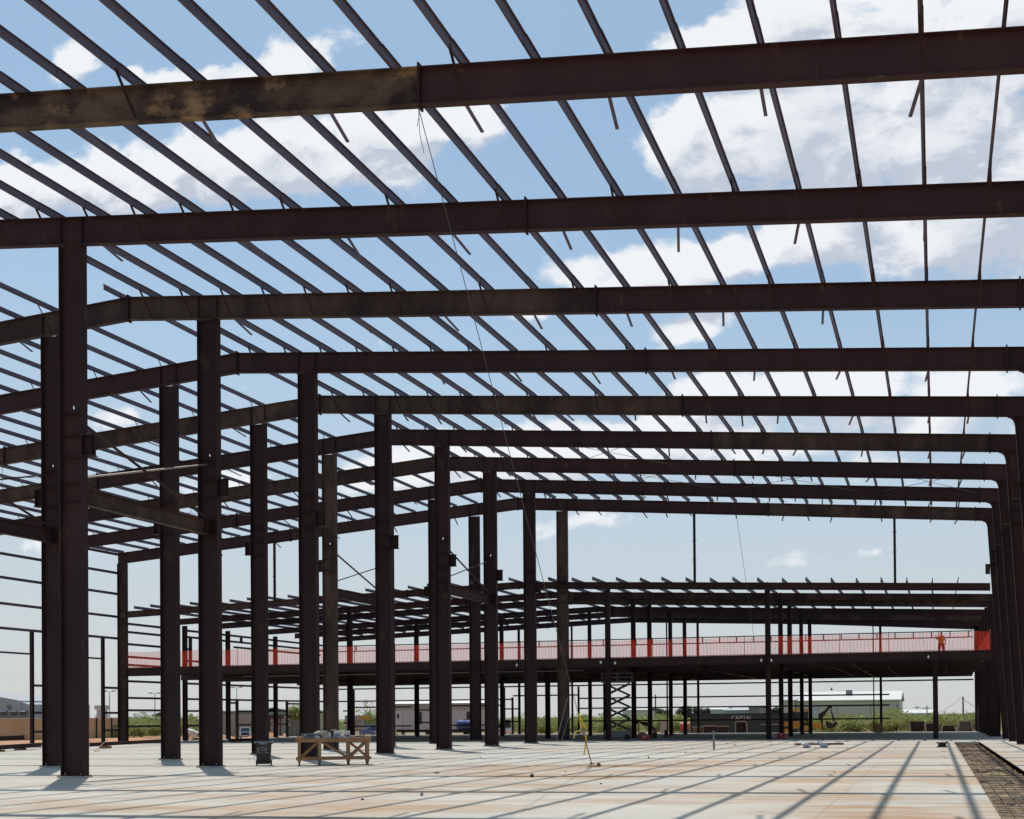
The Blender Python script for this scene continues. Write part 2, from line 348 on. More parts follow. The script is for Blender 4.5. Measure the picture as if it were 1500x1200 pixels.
# tapered columns of the right wall
for k in range(0, 9):
    Y = YF[k]; zt = zb(3.3) - .01; xo = 4.78
    lab = '%s tapered steel column of the right outer wall, counted from the far end' % ORD[8 - k]
    t = T('tapered_column', lab, 'column', (4.4, Y, 0), 'tapered columns of the right outer wall')
    m = MB(); xi0, xi1 = 4.10, 3.30
    m.prism([(xi0 + .028, .03), (xo - .028, .03), (xo - .028, zt), (xi1 + .028, zt)], Y - .008, Y + .008)
    m.prism([(xi0, .03), (xi0 + .028, .03), (xi1 + .028, zt), (xi1, zt)], Y - CBF / 2, Y + CBF / 2)
    m.box(xo - .028, xo, Y - CBF / 2, Y + CBF / 2, .03, zt)
    P('shaft', m, STEEL_DIM, t)
    P('base_plate', MB().box(4.03, 4.85, Y - .18, Y + .18, .004, .029), GROUT, t)
    # rounded haunch where column and rafter meet
    fl = [(xi1 + .004, zt), (xi1 + .004, zt - .34)]
    for i in range(7):
        a = i / 6 * math.pi / 2; fl.append((xi1 - .28 + .28 * math.cos(a), zt - .34 + .34 * math.sin(a) - .004))
    P('haunch', MB().prism(fl, Y - .09, Y + .09), STEEL, t)
    m = MB()
    z0, z1 = 10.5, 11.12; xf = 3.49
    m.box(3.17, xf - .03, Y - .01, Y + .01, z0 + .022, z1 - .022)
    for z in (z0, z1 - .02): m.box(3.17, xf - .02, Y - .13, Y + .13, z, z + .02)
    br = P('crane_bracket', m, DUSTY if k == 8 else STEEL, t)
    m = MB().box(3.2, 3.216, Y - .12, Y - .012, z0 + .024, z1 - .024).box(3.2, 3.216, Y + .012, Y + .12, z0 + .024, z1 - .024)
    P('end_stiffener', m, STEEL, br)
    m = MB()
    for z in (z0, z1): m.box(3.52 + .0, xo - .03, Y - .12, Y - .012, z, z + .016)
    P('stiffener', m, STEEL, t)

# roof beams: one per frame, in bolted sections
PXR = [XG + .98 + 1.594 * i for i in range(20)]
PXL = [-28.5, -31.42] + [-31.42 - 1.56 * i for i in range(1, 18)] + [-59.7]
for k in range(0, 9):
    Y = YF[k]
    lab = '%s sloping roof beam of the hall spanning above the slab' % ORD[k]
    if k == 0: lab = 'nearest and highest roof beam, its left half splashed with tan mud'
    if k == 8: lab = 'farthest roof beam of the tall hall, above the wind posts'
    t = T('roof_beam', lab, 'roof beam', (XG, Y, ZG), 'roof beams of the tall hall')
    secs = [(-60.2, -45.75), (-45.75, XG), (XG, -10.7), (-10.7, 2.62), (2.62, 4.79)]
    dust = {0: 2, 2: 1, 4: 2, 8: 3}
    for si, (xa, xb) in enumerate(secs):
        m = MB(); xa += .002; xb -= .002
        za, zc = zb(xa), zb(xb)
        if xa >= XG - .01 and xa < XG + .1: za = ZG
        m.prism([(xa, za + .024), (xb, zc + .024), (xb, zc + DEP - .024), (xa, za + DEP - .024)], Y - .007, Y + .007)
        for o0, o1 in ((0, .024), (DEP - .024, DEP)):
            m.prism([(xa, za + o0), (xb, zc + o0), (xb, zc + o1), (xa, za + o1)], Y - BF2 / 2, Y + BF2 / 2)
        mat = STEEL
        if k == 0 and si in (1, 2): mat = RUSTB
        elif k in (2, 4) and si in (1, 2): mat = DUSTY
        elif (k, si) in ((8, 3), (5, 0), (3, 0), (6, 1), (4, 0), (5, 3)): mat = DUSTY
        P('beam_section', m, mat, t)
    m = MB()
    for xs in (-45.75, XG, -10.7, 2.62):
        z = zb(xs); m2 = MB()
        for e in (-1, 1): m2.box(xs + (.002 if e > 0 else -.022), xs + (.022 if e > 0 else -.002), Y - BF2 / 2 - .012, Y + BF2 / 2 + .012, z - .07, z + DEP + .08)
        for i in range(5):
            zz = z + .06 + (DEP - .12) * i / 4
            for ey in (-1, 1): m2.cyl((xs - .05, Y + ey * .065, zz), (xs + .05, Y + ey * .065, zz), .017, 6)
        P('splice_plate', m2, STEEL, t)
    m = MB()
    for xs in (X1 - CW / 2 + .02, X1 + CW / 2 - .02, X2 - CW / 2 + .02, X2 + CW / 2 - .02):
        z = zb(xs)
        for e in (-1, 1): m.box(xs - .008, xs + .008, Y + (.008 if e > 0 else -BF2 / 2 + .012), Y + (BF2 / 2 - .012 if e > 0 else -.008), z + .03, z + DEP - .03)
    P('stiffener', m, STEEL, t)
    # angle braces from the lower flange up to the purlins; some hang loose on the far side
    m = MB(); m3 = MB()
    for i, X in enumerate(PXR[:-1]):
        z = zb(X)
        if (k == 0 and (abs(X + 17.2) < .8 or abs(X + 10.0) < .8 or abs(X + .5) < .8)) or (k and (X < -16.8 or i % 2 == 0)): m.bar((X + .02, Y - .10, z + .05), (X - .03, Y - .72, z + DEP + .06), .06, .012, (1, 0, 0)).bar((X + .045, Y - .10, z + .05), (X - .005, Y - .72, z + DEP + .06), .012, .045, (1, 0, 0))
        if (i % 2 == 1 and X > -18) or (i in (2, 5)) or (k > 3 and i % 3 == 0): m3.bar((X + .02, Y + .10, z + .03), (X + random.uniform(-.25, .05), Y + random.uniform(1.0, 1.35), z + random.uniform(-.18, .05)), .075, .03, (0, 0, 1))
    for i, X in enumerate(PXL[1:-1]):
        z = zb(X)
        if i % 2 == 0: m.bar((X + .02, Y - .10, z + .05), (X - .03, Y - .72, z + DEP + .06), .045, .012, (1, 0, 0))
        if i % 3 == 1: m3.bar((X + .02, Y + .10, z + .03), (X + random.uniform(-.35, .2), Y + random.uniform(.9, 1.3), z + random.uniform(-.3, .0)), .07, .03, (0, 0, 1))
    P('flange_brace', m, STEEL, t); P('loose_brace', m3, PURL, t)

# purlins: one lapped Z line each
def zpurlin(m, X, z, ya, yb, d=.212, fl=.050, th=.008, e=1):
    m.box(X - th / 2, X + th / 2, ya, yb, z + th, z + d - th)
    m.box(X - (fl if e > 0 else th / 2), X + (th / 2 if e > 0 else fl), ya, yb, z, z + th)
    m.box(X - (th / 2 if e > 0 else fl), X + (fl if e > 0 else th / 2), ya, yb, z + d - th, z + d)
Y0, YN = 11.5, YF[8] + .55
def hall_purlin(X, label, group, e):
    z = zb(X) + DEP + .006; X += random.uniform(-.035, .035); m = MB()
    segs = [(Y0, YN)]
    if abs(X + 28.5) < .1: segs = [(Y0, YF[1] + .6), (YF[2] - .95, YN)]
    for a, b in segs: zpurlin(m, X, z, a, b, e=e)
    for k in range(9):                              # doubled over each frame where the lengths lap, clip below
        ya, yb = YF[k] - .62, YF[k] + .55
        if any(a <= ya and yb <= b + .01 for a, b in segs):
            zpurlin(m, X + e * .0095, z + .0035, ya, yb, e=e)
            m.box(X - e * .012 - .006, X - e * .012 + .006, YF[k] - .075, YF[k] + .075, z - .004, z + .16)
    M('roof_purlin', m, PURL, label, 'purlin', (X, 40, z), group)
for i, X in enumerate(PXR):
    if i == 19: break
    lab = 'grey primed roof purlin of the right slope running from overhead to the far end'
    if i == 0: lab = 'first roof purlin right of the ridge line'
    if i == 18: lab = 'roof purlin nearest the tapered columns of the right wall'
    hall_purlin(X, lab, 'purlins of the right roof slope', 1)
for i, X in enumerate(PXL[:-1]):
    lab = 'grey primed roof purlin of the left slope stepping down towards the left wall'
    if i == 0: lab = 'roof purlin just left of the ridge with a cut stub end at the third beam'
    if i == 1: lab = 'second roof purlin left of the ridge, passing above the second bracket-left column'
    if i == 18: lab = 'lowest roof purlin of the left slope, over the left wall'
    hall_purlin(X, lab, 'purlins of the left roof slope', -1)
m = MB()
for X in (3.95, 4.12, 4.6): zpurlin(m, X, zb(X) + DEP + .008, Y0, YN, d=.25)
M('eave_strut', m, PURL, 'triple eave strut over the tapered right wall columns', 'eave strut')
m = MB()
zpurlin(m, -60.1, zb(-60.1) + DEP + .008, Y0, YN, d=.25, e=-1)
M('eave_strut', m, PURL, 'single eave strut along the top of the left wall', 'eave strut')

# portal bracing between columns
def brace_bay(X, k, who, ya=None):
    a, b = YF[k] + CBF / 2, YF[k + 1] - CBF / 2
    m = MB().ibeam((X, YF[k] + .02, 8.45), (X, YF[k + 1] - .02, 8.45), .50, .24, .012, .02)
    t = T('portal_beam', 'long level steel beam tying %s' % who, 'beam', (X, YF[k] + 3.3, 8.2), 'level beams tying pairs of inner columns')
    P('beam_section', m, DUSTY if k == 1 and X == X1 else STEEL, t)
    m = MB()
    for y in (YF[k] + .33, YF[k + 1] - .33):
        m.box(X - .12, X + .12, y - .008, y + .008, 8.222, 8.678)
    P('end_plate', m, STEEL, t)
    for (z0, z1, lb, mt, r, o) in ((10.72, 8.72, 'falling', STEEL, .045, .05), (8.92, 10.72, 'rising', BARE if X == X1 and k == 1 else STEEL, .03, -.05)):
        M('brace_rod', MB().cyl((X + o, YF[k] + .05, z0), (X + o, YF[k + 1] - .05, z1), r, 8), mt, '%s diagonal brace rod between %s' % (lb, who), 'brace rod', group='crossed brace rods between the inner columns')
brace_bay(X1, 1, 'the nearest two columns with brackets pointing right')
brace_bay(X1, 5, 'the fifth and sixth columns with brackets pointing right')
brace_bay(X2, 1, 'the nearest two columns with brackets pointing left')
brace_bay(X2, 5, 'the dusty brown column and the one behind it')
# cable crosses under the roof
for i, (k, xa, xb) in enumerate(((6, -19.5, -13), (6, -11.5, -4.5), (6, -3.0, 2.5), (5, -20, -14), (4, -52, -46), (6, -50, -44))):
    for e in (0, 1):
        x0, x1 = (xa, xb) if e == 0 else (xb, xa)
        M('roof_cable', MB().cyl((x0, YF[k] + .1, zb(x0) + .5), (x1, YF[k + 1] - .1, zb(x1) + .5), .014, 5), WIRE, 'thin bracing cable strung diagonally between two far roof beams', 'cable', group='diagonal cables under the far roof')

# wind posts from the low roof up to the last hall beam
for X, lb in ((-15.7, 'wind post above the low roof, middle one of three'), (-2.48, 'wind post above the low roof, rightmost of three'), (-47.05, 'wind post above the low roof, leftmost of three')):
    t = T('wind_post', 'slim dark steel ' + lb, 'post', (X, 76.97, 10.5), 'slim posts standing on the low roof')
    zt = zb(X) - .01
    P('shaft', MB().ibeam((X, 76.97, zl(X) + .004), (X, 76.97, zt), .16, .11, .01, .012, (1, 0, 0)), STEEL, t)
    m = MB()
    for z in (12.1, 13.4): P('girt_clip', MB().box(X - .17, X + .17, 76.89, 76.905, z, z + .03), STEEL, t)

# ------------------------------------------------------------------ left wall framing
XW = -60.32
def girt(y0, y1, z, label, group, X=XW, d=.16, mat=PURL, alongx=False):
    m = MB()
    if alongx: m.box(y0, y1, X - .1, X + .02, z - .004, z + .006).box(y0, y1, X - .006, X + .006, z + .007, z + d - .01).box(y0, y1, X - .02, X + .1, z + d - .009, z + d)
    else: m.box(X - .1, X + .02, y0, y1, z - .004, z + .006).box(X - .006, X + .006, y0, y1, z + .007, z + d - .01).box(X - .02, X + .1, y0, y1, z + d - .009, z + d)
    return M('girt', m, mat, label, 'girt', group=group)
GW = 'girts of the left outer wall'
for z in (7.83, 9.47, 11.2, 12.78, 14.2):
    girt(YF[4], YF[8] + .45, z, 'dark girt crossing the upper left wall above the door openings', GW)
for k in (6, 7):
    ya, yb = YF[k], YF[k + 1]; bay = 'the nearer left bay' if k == 6 else 'the bay before the corner column'
    if k == 6: ja, jb = ya + 1.5, 68.42
    else: ja, jb = ya + 1.6, 75.42
    for j, nm in ((ja, 'near'), (jb, 'far')):
        M('door_jamb', MB().ibeam((XW, j, 0), (XW, j, 7.82), .2, .2, .012, .014, (0, 1, 0)), STEEL, '%s upright door jamb in %s, left wall' % (nm, bay), 'door jamb')
    girt(ja + .11, jb - .11, 6.25, 'thin girt across the door opening in %s' % bay, GW, d=.11)
    for z in (.90, 2.2, 4.08):
        girt(jb + .11, yb + (.42 if k == 7 else -.15), z, 'short girt between door jamb and column in %s' % bay, GW)
        girt(ya + .15, ja - .11, z, 'short girt at the near side of the door in %s' % bay, GW)
for z in (1.16, 2.4, 3.35, 4.63, 5.88, 6.5, 7.47, 8.4, 9.03):
    girt(YF[8] + .47, 84.5, z, 'girt of the low building wall just beyond the corner column', 'girts beyond the corner column')
for z in (4.63, 8.48, 9.0):
    girt(84.9, 107.8, z, 'long girt along the far left wall of the low building', GW)
for z, a, b in ((3.35, 84.9, 107.8), (2.36, 84.9, 92.3), (1.14, 84.9, 92.3), (2.36, 92.6, 98.0), (1.14, 92.6, 98.0), (2.4, 98.4, 100.6), (1.14, 98.4, 100.6), (3.08, 90.9, 92.4), (3.08, 100.8, 104), (7.47, 84.9, 85.8), (6.5, 84.9, 90), (8.0, 92, 107)):
    if (a, b) == (84.9, 92.3): b = 90.4
    girt(a, b, z, 'short girt piece in the far left wall of the low building', 'short girts of the far left wall')
for y, zt, z0, w in ((92.5, 3.34, 0, .2), (100.68, 3.34, 0, .2), (85.9, 8.47, 5.66, .22), (93.2, 8.98, 8.5, .15)):
    M('door_jamb', MB().box(XW - .1, XW + .1, y - w / 2, y + w / 2, z0, zt), STEEL, 'upright jamb in the far left wall of the low building, %s' % {92.5: 'right of the beige fence', 100.68: 'beside the hanging tool', 85.9: 'upper storey, behind the net', 93.2: 'short stub high up'}[y], 'door jamb')

# ------------------------------------------------------------------ low building with upper floor
YL = [76.97, 83.9, 88.9, 96.3, 101.6, 108.0]
ZD = 5.66
LD = .48
PXA = PXR[:19] + PXL[:-1]
for j, Y in enumerate(YL):
    lab = '%s low roof beam over the upper floor, counted from the hall' % ORD[j]
    t = T('low_roof_beam', lab, 'roof beam', (XG, Y, 11), 'beams of the low roof')
    for xa, xb in ((-60.0, -44.9), (-44.9, XG), (XG, -10.8), (-10.8, 3.46 if j == 0 else 4.36)):
        m = MB(); xa += .002; xb -= .002; za, zc = zl(xa), zl(xb)
        dl, dr = LD, LD
        if j == 5 and xb > 0: dr = .8
        m.prism([(xa, za - dl + .018), (xb, zc - dr + .018), (xb, zc - .018), (xa, za - .018)], Y - .006, Y + .006)
        m.prism([(xa, za - dl), (xb, zc - dr), (xb, zc - dr + .018), (xa, za - dl + .018)], Y - .1, Y + .1)
        m.prism([(xa, za - .018), (xb, zc - .018), (xb, zc), (xa, za)], Y - .1, Y + .1)
        P('beam_section', m, DUSTY if (j in (1, 2, 4) and xa > XG - 1) or (j == 0 and xa < -50) else STEEL, t)
    m = MB()
    for xs in (-44.9, XG, -10.8, -36.6):
        m.box(xs - .03, xs + .03, Y - .11, Y + .11, zl(xs) - LD - .05, zl(xs) + .04)
    P('splice_plate', m, STEEL, t)
    if j:
        m = MB()
        for i, X in enumerate(PXA):
            if (i + j) % 3 == 0: m.bar((X, Y - .08, zl(X) - LD + .03), (X + .1, Y - .6, zl(X) + .02), .04, .012, (1, 0, 0))
        P('flange_brace', m, STEEL, t)
for i, X in enumerate(PXA):
    m = MB(); z = zl(X) + .005
    zpurlin(m, X, z, 75.55 + .25 * ((i * 7) % 3), 108.4, d=.21, e=1 if X > XG else -1)
    for Y in YL: m.box(X - .014, X - .006, Y - .09, Y + .09, z - .003, z + .17)
    M('low_roof_purlin', m, PURL, 'low roof purlin with its cut end sticking out over the first low roof beam' if 0 < i < 37 else ('low roof purlin right beside the ridge' if i == 0 else 'lowest low roof purlin at the far left wall'), 'purlin', group='purlins of the low roof')
# posts: (X, Y, w, top) top 'r' reaches the roof, 'd' stops under the deck
posts = [(-21.8, 76.97, .34, 'r'), (-10.8, 76.97, .34, 'r'), (-.02, 76.97, .32, 'd'),
         (-21.8, 83.9, .32, 'r'), (-21.8, 88.9, .32, 'r'), (-21.8, 96.3, .3, 'r'), (-21.7, 101.6, .3, 'r'), (-21.8, 108, .2, 'r'),
         (-10.85, 83.9, .32, 'r'), (-10.8, 88.9, .34, 'r'), (-10.75, 96.3, .3, 'r'), (-10.6, 101.6, .3, 'r'),
         (-28.5, 83.9, .34, 'd'), (-29.2, 88.9, .3, 'r'), (-28.9, 96.3, .28, 'r'), (-29.1, 101.6, .26, 'd'),
         (-44.9, 96.3, .32, 'r'), (-36.9, 96.3, .3, 'r'), (-47.4, 88.9, .34, 'r'), (-44.8, 83.9, .34, 'r'), (-36.6, 88.9, .3, 'r'),
         (-56.3, 83.9, .3, 'd'), (-4.86, 108, .22, 'r'), (-5.5, 108.0, .1, 'r'), (3.95, 83.9, .8, 'r'), (3.95, 88.9, .8, 'r'), (3.95, 96.3, .7, 'r'), (3.9, 101.6, .7, 'r'), (3.6, 108, .4, 'r'),
         (-60.0, 84.72, .34, 'r'), (-60.0, 90.7, .34, 'r'), (-60.0, 98.2, .34, 'r'), (-60.0, 107.9, .3, 'r'),
         (-34.2, 108, .16, 'r'), (-24.8, 108, .12, 'r'), (-23.1, 108, .12, 'r'), (-15.0, 108, .2, 'r'), (-39.6, 108, .2, 'r'), (-50.5, 108, .2, 'r')]
RN = {-60.0: 'far left wall', -56.3: 'far left', 3.35: 'right wall', 3.3: 'right wall'}
seen = {}
for X, Y, w, tp in posts:
    row = 'the row near the container' if abs(X + 10.8) < .3 else 'the row by the scissor lift' if abs(X + 21.8) < .3 else 'the row behind the leaning pipes' if -29.3 < X < -28 else 'the far left wall' if X < -59 else 'the right wall line' if X > 2 else 'the left half of the floor' if X < -35 and Y < 105 else 'the back wall'
    seen[row] = seen.get(row, 0) + 1
    lab = '%s dark steel post of the low building in %s' % (ORD[seen[row] - 1] if seen[row] <= 10 else 'last', row)
    if X == -.02: lab = 'dark steel post holding up the floor edge left of the safety netting corner'
    t = T('steel_post', lab, 'post', (X, Y, 0), 'posts of the low building')
    zt = (zl(X) - LD - .01) if tp == 'r' else 5.0
    up = (1, 0, 0)
    P('shaft', MB().ibeam((X, Y, .026), (X, Y, zt), w, min(w, .24), .012, .016, up), STEEL_DIM, t)
    P('base_plate', MB().box(X - w / 2 - .06, X + w / 2 + .06, Y - .16, Y + .16, .004, .025), GROUT, t)
# deck
t = T('mezzanine', 'dark steel upper floor with red edge netting above the far slab', 'floor', (-28, 92, 5))
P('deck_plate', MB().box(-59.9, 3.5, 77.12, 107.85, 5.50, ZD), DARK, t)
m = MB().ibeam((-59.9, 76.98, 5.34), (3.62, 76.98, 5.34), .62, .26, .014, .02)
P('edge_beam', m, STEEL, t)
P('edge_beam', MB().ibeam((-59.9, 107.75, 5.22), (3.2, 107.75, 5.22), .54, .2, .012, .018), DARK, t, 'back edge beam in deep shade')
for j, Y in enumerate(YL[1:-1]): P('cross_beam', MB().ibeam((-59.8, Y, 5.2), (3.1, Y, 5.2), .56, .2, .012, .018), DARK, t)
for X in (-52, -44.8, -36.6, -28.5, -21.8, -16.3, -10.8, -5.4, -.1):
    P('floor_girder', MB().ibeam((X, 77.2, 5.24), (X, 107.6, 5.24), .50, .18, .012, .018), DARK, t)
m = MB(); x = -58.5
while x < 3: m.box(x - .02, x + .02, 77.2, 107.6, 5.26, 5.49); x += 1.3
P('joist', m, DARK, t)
t2 = T('light_pipe', 'pale pipe run hung level under the upper floor', 'pipe', (-38, 79, 5), None)
P('pipe_length', MB().cyl((-51, 79.0, 4.93), (-24.2, 79.0, 4.93), .035, 6), BARE, t2)
m = MB()
for x in range(-50, -24, 4): m.cyl((x, 79, 4.93), (x, 79, 5.5), .008, 4)
P('hanger', m, WIRE, t2)
for i, (x, y, Yb, lb) in enumerate(((880, 970, 76.8, 'left of the post by the scissor lift'), (901, 971, 76.8, 'right of the post by the scissor lift'), (757, 974, 76.8, 'beside the sixth inner column'), (1115, 967, 76.8, 'left of the container-side post'), (1130, 967, 76.8, 'right of the container-side post'), (1360, 962, 76.8, 'left of the post under the netting corner'))):
    p = W(x, y, Yb); t = T('work_light', 'small white lamp bulb on the edge beam, %s' % lb, 'lamp', (p.x, p.y, p.z - .1), 'white lamp bulbs along the floor edge')
    m = MB()
    for a, b, r0, r1 in ((-.11, -.06, .035, .075), (-.06, .03, .075, .07), (.03, .08, .07, .035)): m.cyl((p.x, p.y, p.z + a), (p.x, p.y, p.z + b), r0, 10, r1)
    P('bulb', m, WHITE, t, smooth=True)
    P('socket', MB().cyl((p.x, p.y, p.z + .08), (p.x, p.y, p.z + .16), .03, 8), BLACK, t)
# hanging lamps below the floor, far bay
p = W(1218, 1011, 104); t = T('hanging_lamp', 'small lamp hung on two slanting wires below the upper floor', 'lamp', (p.x, p.y, p.z))
P('shade', MB().cyl(p, (p.x, p.y, p.z + .16), .14, 10, .04), MGREY, t)
P('wire', MB().cyl((p.x, p.y, p.z + .16), (p.x - .95, p.y, 4.95), .008, 4).cyl((p.x, p.y, p.z + .16), (p.x + .95, p.y, 4.95), .008, 4), WIRE, t)
# debris under the floor: small hung conduit pieces
for i, (x0, y0, x1, y1, Yb) in enumerate(((1216, 976, 1250, 990, 82), (1300, 977, 1318, 992, 82), (1384, 987, 1387, 975, 80), (1052, 984, 1110, 994, 84))):
    M('conduit', MB().cyl(W(x0, y0, Yb), W(x1, y1, Yb + .8), .022, 6), surf('conduit_grey%d' % i, (.16, .15, .14)), 'thin slanting conduit hanging in the shade under the upper floor', 'conduit', group='loose conduits under the upper floor')

# netting
def net_mat():
    m, nt, b = new('orange_safety_net'); L = nt.links.new
    ge = N(nt, 'ShaderNodeNewGeometry'); sx = N(nt, 'ShaderNodeSeparateXYZ'); L(ge.outputs['Position'], sx.inputs[0])
    ad = N(nt, 'ShaderNodeMath', operation='ADD'); L(sx.outputs['X'], ad.inputs[0]); L(sx.outputs['Y'], ad.inputs[1])
    w = N(nt, 'ShaderNodeTexNoise'); w.inputs['Scale'].default_value = .5; L(ge.outputs['Position'], w.inputs['Vector'])
    def wave(src, k, extra=None):
        mu = N(nt, 'ShaderNodeMath', operation='MULTIPLY'); L(src, mu.inputs[0]); mu.inputs[1].default_value = k; v = mu.outputs[0]
        if extra:
            a = N(nt, 'ShaderNodeMath', operation='MULTIPLY_ADD'); L(w.outputs['Fac'], a.inputs[0]); a.inputs[1].default_value = extra; L(v, a.inputs[2]); v = a.outputs[0]
        fr = N(nt, 'ShaderNodeMath', operation='FRACT'); L(v, fr.inputs[0]); lt = N(nt, 'ShaderNodeMath', operation='LESS_THAN'); L(fr.outputs[0], lt.inputs[0]); lt.inputs[1].default_value = .27; return lt.outputs[0]
    a1 = wave(ad.outputs[0], 4.3, .5); a2 = wave(sx.outputs['Z'], 9)
    mx = N(nt, 'ShaderNodeMath', operation='MAXIMUM'); L(a1, mx.inputs[0]); L(a2, mx.inputs[1])
    mr = N(nt, 'ShaderNodeMapRange'); mr.inputs[3].default_value = .24; mr.inputs[4].default_value = .5; L(mx.outputs[0], mr.inputs[0])
    b.inputs['Base Color'].default_value = (.80, .045, .025, 1); b.inputs['Roughness'].default_value = .6
    tl = N(nt, 'ShaderNodeBsdfTranslucent'); tl.inputs[0].default_value = (.85, .07, .03, 1); m1 = N(nt, 'ShaderNodeMixShader'); m1.inputs[0].default_value = .5
    L(b.outputs[0], m1.inputs[1]); L(tl.outputs[0], m1.inputs[2])
    tp = N(nt, 'ShaderNodeBsdfTransparent'); m2 = N(nt, 'ShaderNodeMixShader'); L(mr.outputs[0], m2.inputs[0]); L(tp.outputs[0], m2.inputs[1]); L(m1.outputs[0], m2.inputs[2]); L(m2.outputs[0], nt.nodes['Material Output'].inputs[0])
    return m
NET = net_mat()
def net(pts, z0, h, label, wav=.06, seg=.5, posts=3.1, droop=.08):
    t = T('safety_net', label, 'safety net', (*pts[0], z0))
    m = MB(); rows = 4; cols = []
    for (xa, ya), (xb, yb) in zip(pts[:-1], pts[1:]):
        d = math.hypot(xb - xa, yb - ya); n = max(2, int(d / seg))
        for i in range(n + (1 if (xb, yb) == pts[-1] else 0)): cols.append((xa + (xb - xa) * i / n, ya + (yb - ya) * i / n, d * i / n))
    for x, y, s_ in cols:
        dr = droop * math.sin(math.pi * ((s_ / posts) % 1)) + random.uniform(0, .03)
        for r in range(rows + 1):
            q = r / rows; m.v.append((x + random.uniform(-1, 1) * wav * .3, y + random.uniform(-1, 1) * wav, z0 + q * (h - dr)))
    for c in range(len(cols) - 1):
        for r in range(rows):
            a = c * (rows + 1) + r; m.f.append((a, a + rows + 1, a + rows + 2, a + 1)); m.mi.append(0)
    P('mesh_sheet', m, NET, t, smooth=True)
    for (xa, ya), (xb, yb) in zip(pts[:-1], pts[1:]):
        d = math.hypot(xb - xa, yb - ya); n = max(1, int(d / posts))
        for i in range(n + 1):
            x, y = xa + (xb - xa) * i / n, ya + (yb - ya) * i / n
            P('net_post', MB().cyl((x, y, z0 + .002), (x, y, z0 + h + .06), .02, 5), RED, t)
        P('edge_rope', MB().cyl((xa, ya, z0 + .03), (xb, yb, z0 + .03), .022, 5), RED, t)
net([(-59.6, 77.0), (3.36, 77.0)], ZD, 1.25, 'orange red safety net along the front edge of the upper floor')
net([(3.42, 77.0), (3.42, 83.5), (3.42, 100)], ZD, 1.28, 'orange red safety net turning the right corner of the upper floor', droop=.02)
net([(-59.5, 107.6), (3.1, 107.6)], ZD, 1.2, 'faint red safety net along the back edge of the upper floor')
# back wall framing
YB = 108.12; GB = 'girts of the back wall'
for z, a, b in ((4.6, -60, 3.3), (3.36, -60, -40.4), (3.36, -33.5, -4.1), (2.4, -33.5, -4.1), (1.17, -33.5, -4.1), (3.7, -40.3, -33.5),
                (2.4, -58.5, -57.4), (1.19, -58.5, -57.4), (2.74, -57.2, -51), (.84, -57.2, -51), (2.78, -57, -50.8), (2.4, -50.4, -48.4), (1.17, -50.4, -48.4), (2.79, -48.2, -41.3), (.86, -48.2, -41.3), (2.42, -41.1, -39.7), (1.17, -41.1, -39.7)):
    if (z, a) == (2.78, -57): continue
    girt(a, b, z, 'dark girt across the back wall of the low building' if b - a > 9 else 'short girt beside a door opening in the back wall', GB, X=YB, d=.13, mat=STEEL, alongx=True)
for X, zt in ((-57.3, 4.58), (-52.9, 4.58), (-50.5, 3.35), (-48.3, 4.58), (-41.2, 4.58), (-39.65, 4.58), (-33.6, 4.58), (-40.35, 3.6)):
    M('door_jamb', MB().box(X - .08, X + .08, YB - .1, YB + .1, 0, zt), STEEL, 'slim door jamb in the back wall of the low building', 'door jamb', group='door jambs of the back wall')
GU = 'upper window rails of the back wall'
for z in (8.98, 8.43): girt(-59.8, 3.3, z, '%s rail of the upper back wall behind the netting' % ('upper' if z > 8.6 else 'lower'), GU, X=YB, d=.09, mat=STEEL, alongx=True)
x = -57.0; i = 0
while x < 3:
    if not (-42 < x < -34 and i % 2): M('rail_stub', MB().box(x - .05, x + .05, YB - .05, YB + .05, 8.53, 8.97), STEEL, 'short upright between the two rails of the upper back wall', 'upright', group='uprights between the upper rails')
    x += 1.62 if x > -30 else 3.24; i += 1

# ------------------------------------------------------------------ things on the slab
FWD = CR @ Vector((0, 1, 0))
def face(p): return math.atan2(-p[0], p[1])
def TL(name, label, cat, loc, rz=0, group=None):     # thing built in its own axes (x right, y away, z up)
    t = T(name, label, cat, loc, group); t['_o'] = (0, 0, 0); t.rotation_euler = (0, 0, rz); return t
def blob(cx, cy, cz, rx, ry, rz, seed=0, n=10, mz=6, amp=.2):
    rr = random.Random(seed); m = MB(); ph = [rr.uniform(0, 6.28) for _ in range(5)]
    for j in range(mz + 1):
        th = math.pi * j / mz
        for i in range(n):
            a = 2 * math.pi * i / n; k = 1 + amp * (math.sin(3 * a + ph[0] + 2 * th) * .5 + math.sin(5 * th + ph[1] + a) * .5) + rr.uniform(-amp, amp) * .4
            m.v.append((cx + rx * k * math.sin(th) * math.cos(a), cy + ry * k * math.sin(th) * math.sin(a), cz + rz * k * math.cos(th)))
    for j in range(mz):
        for i in range(n):
            a = j * n + i; b = j * n + (i + 1) % n; m.f.append((a, b, b + n, a + n)); m.mi.append(0)
    return m
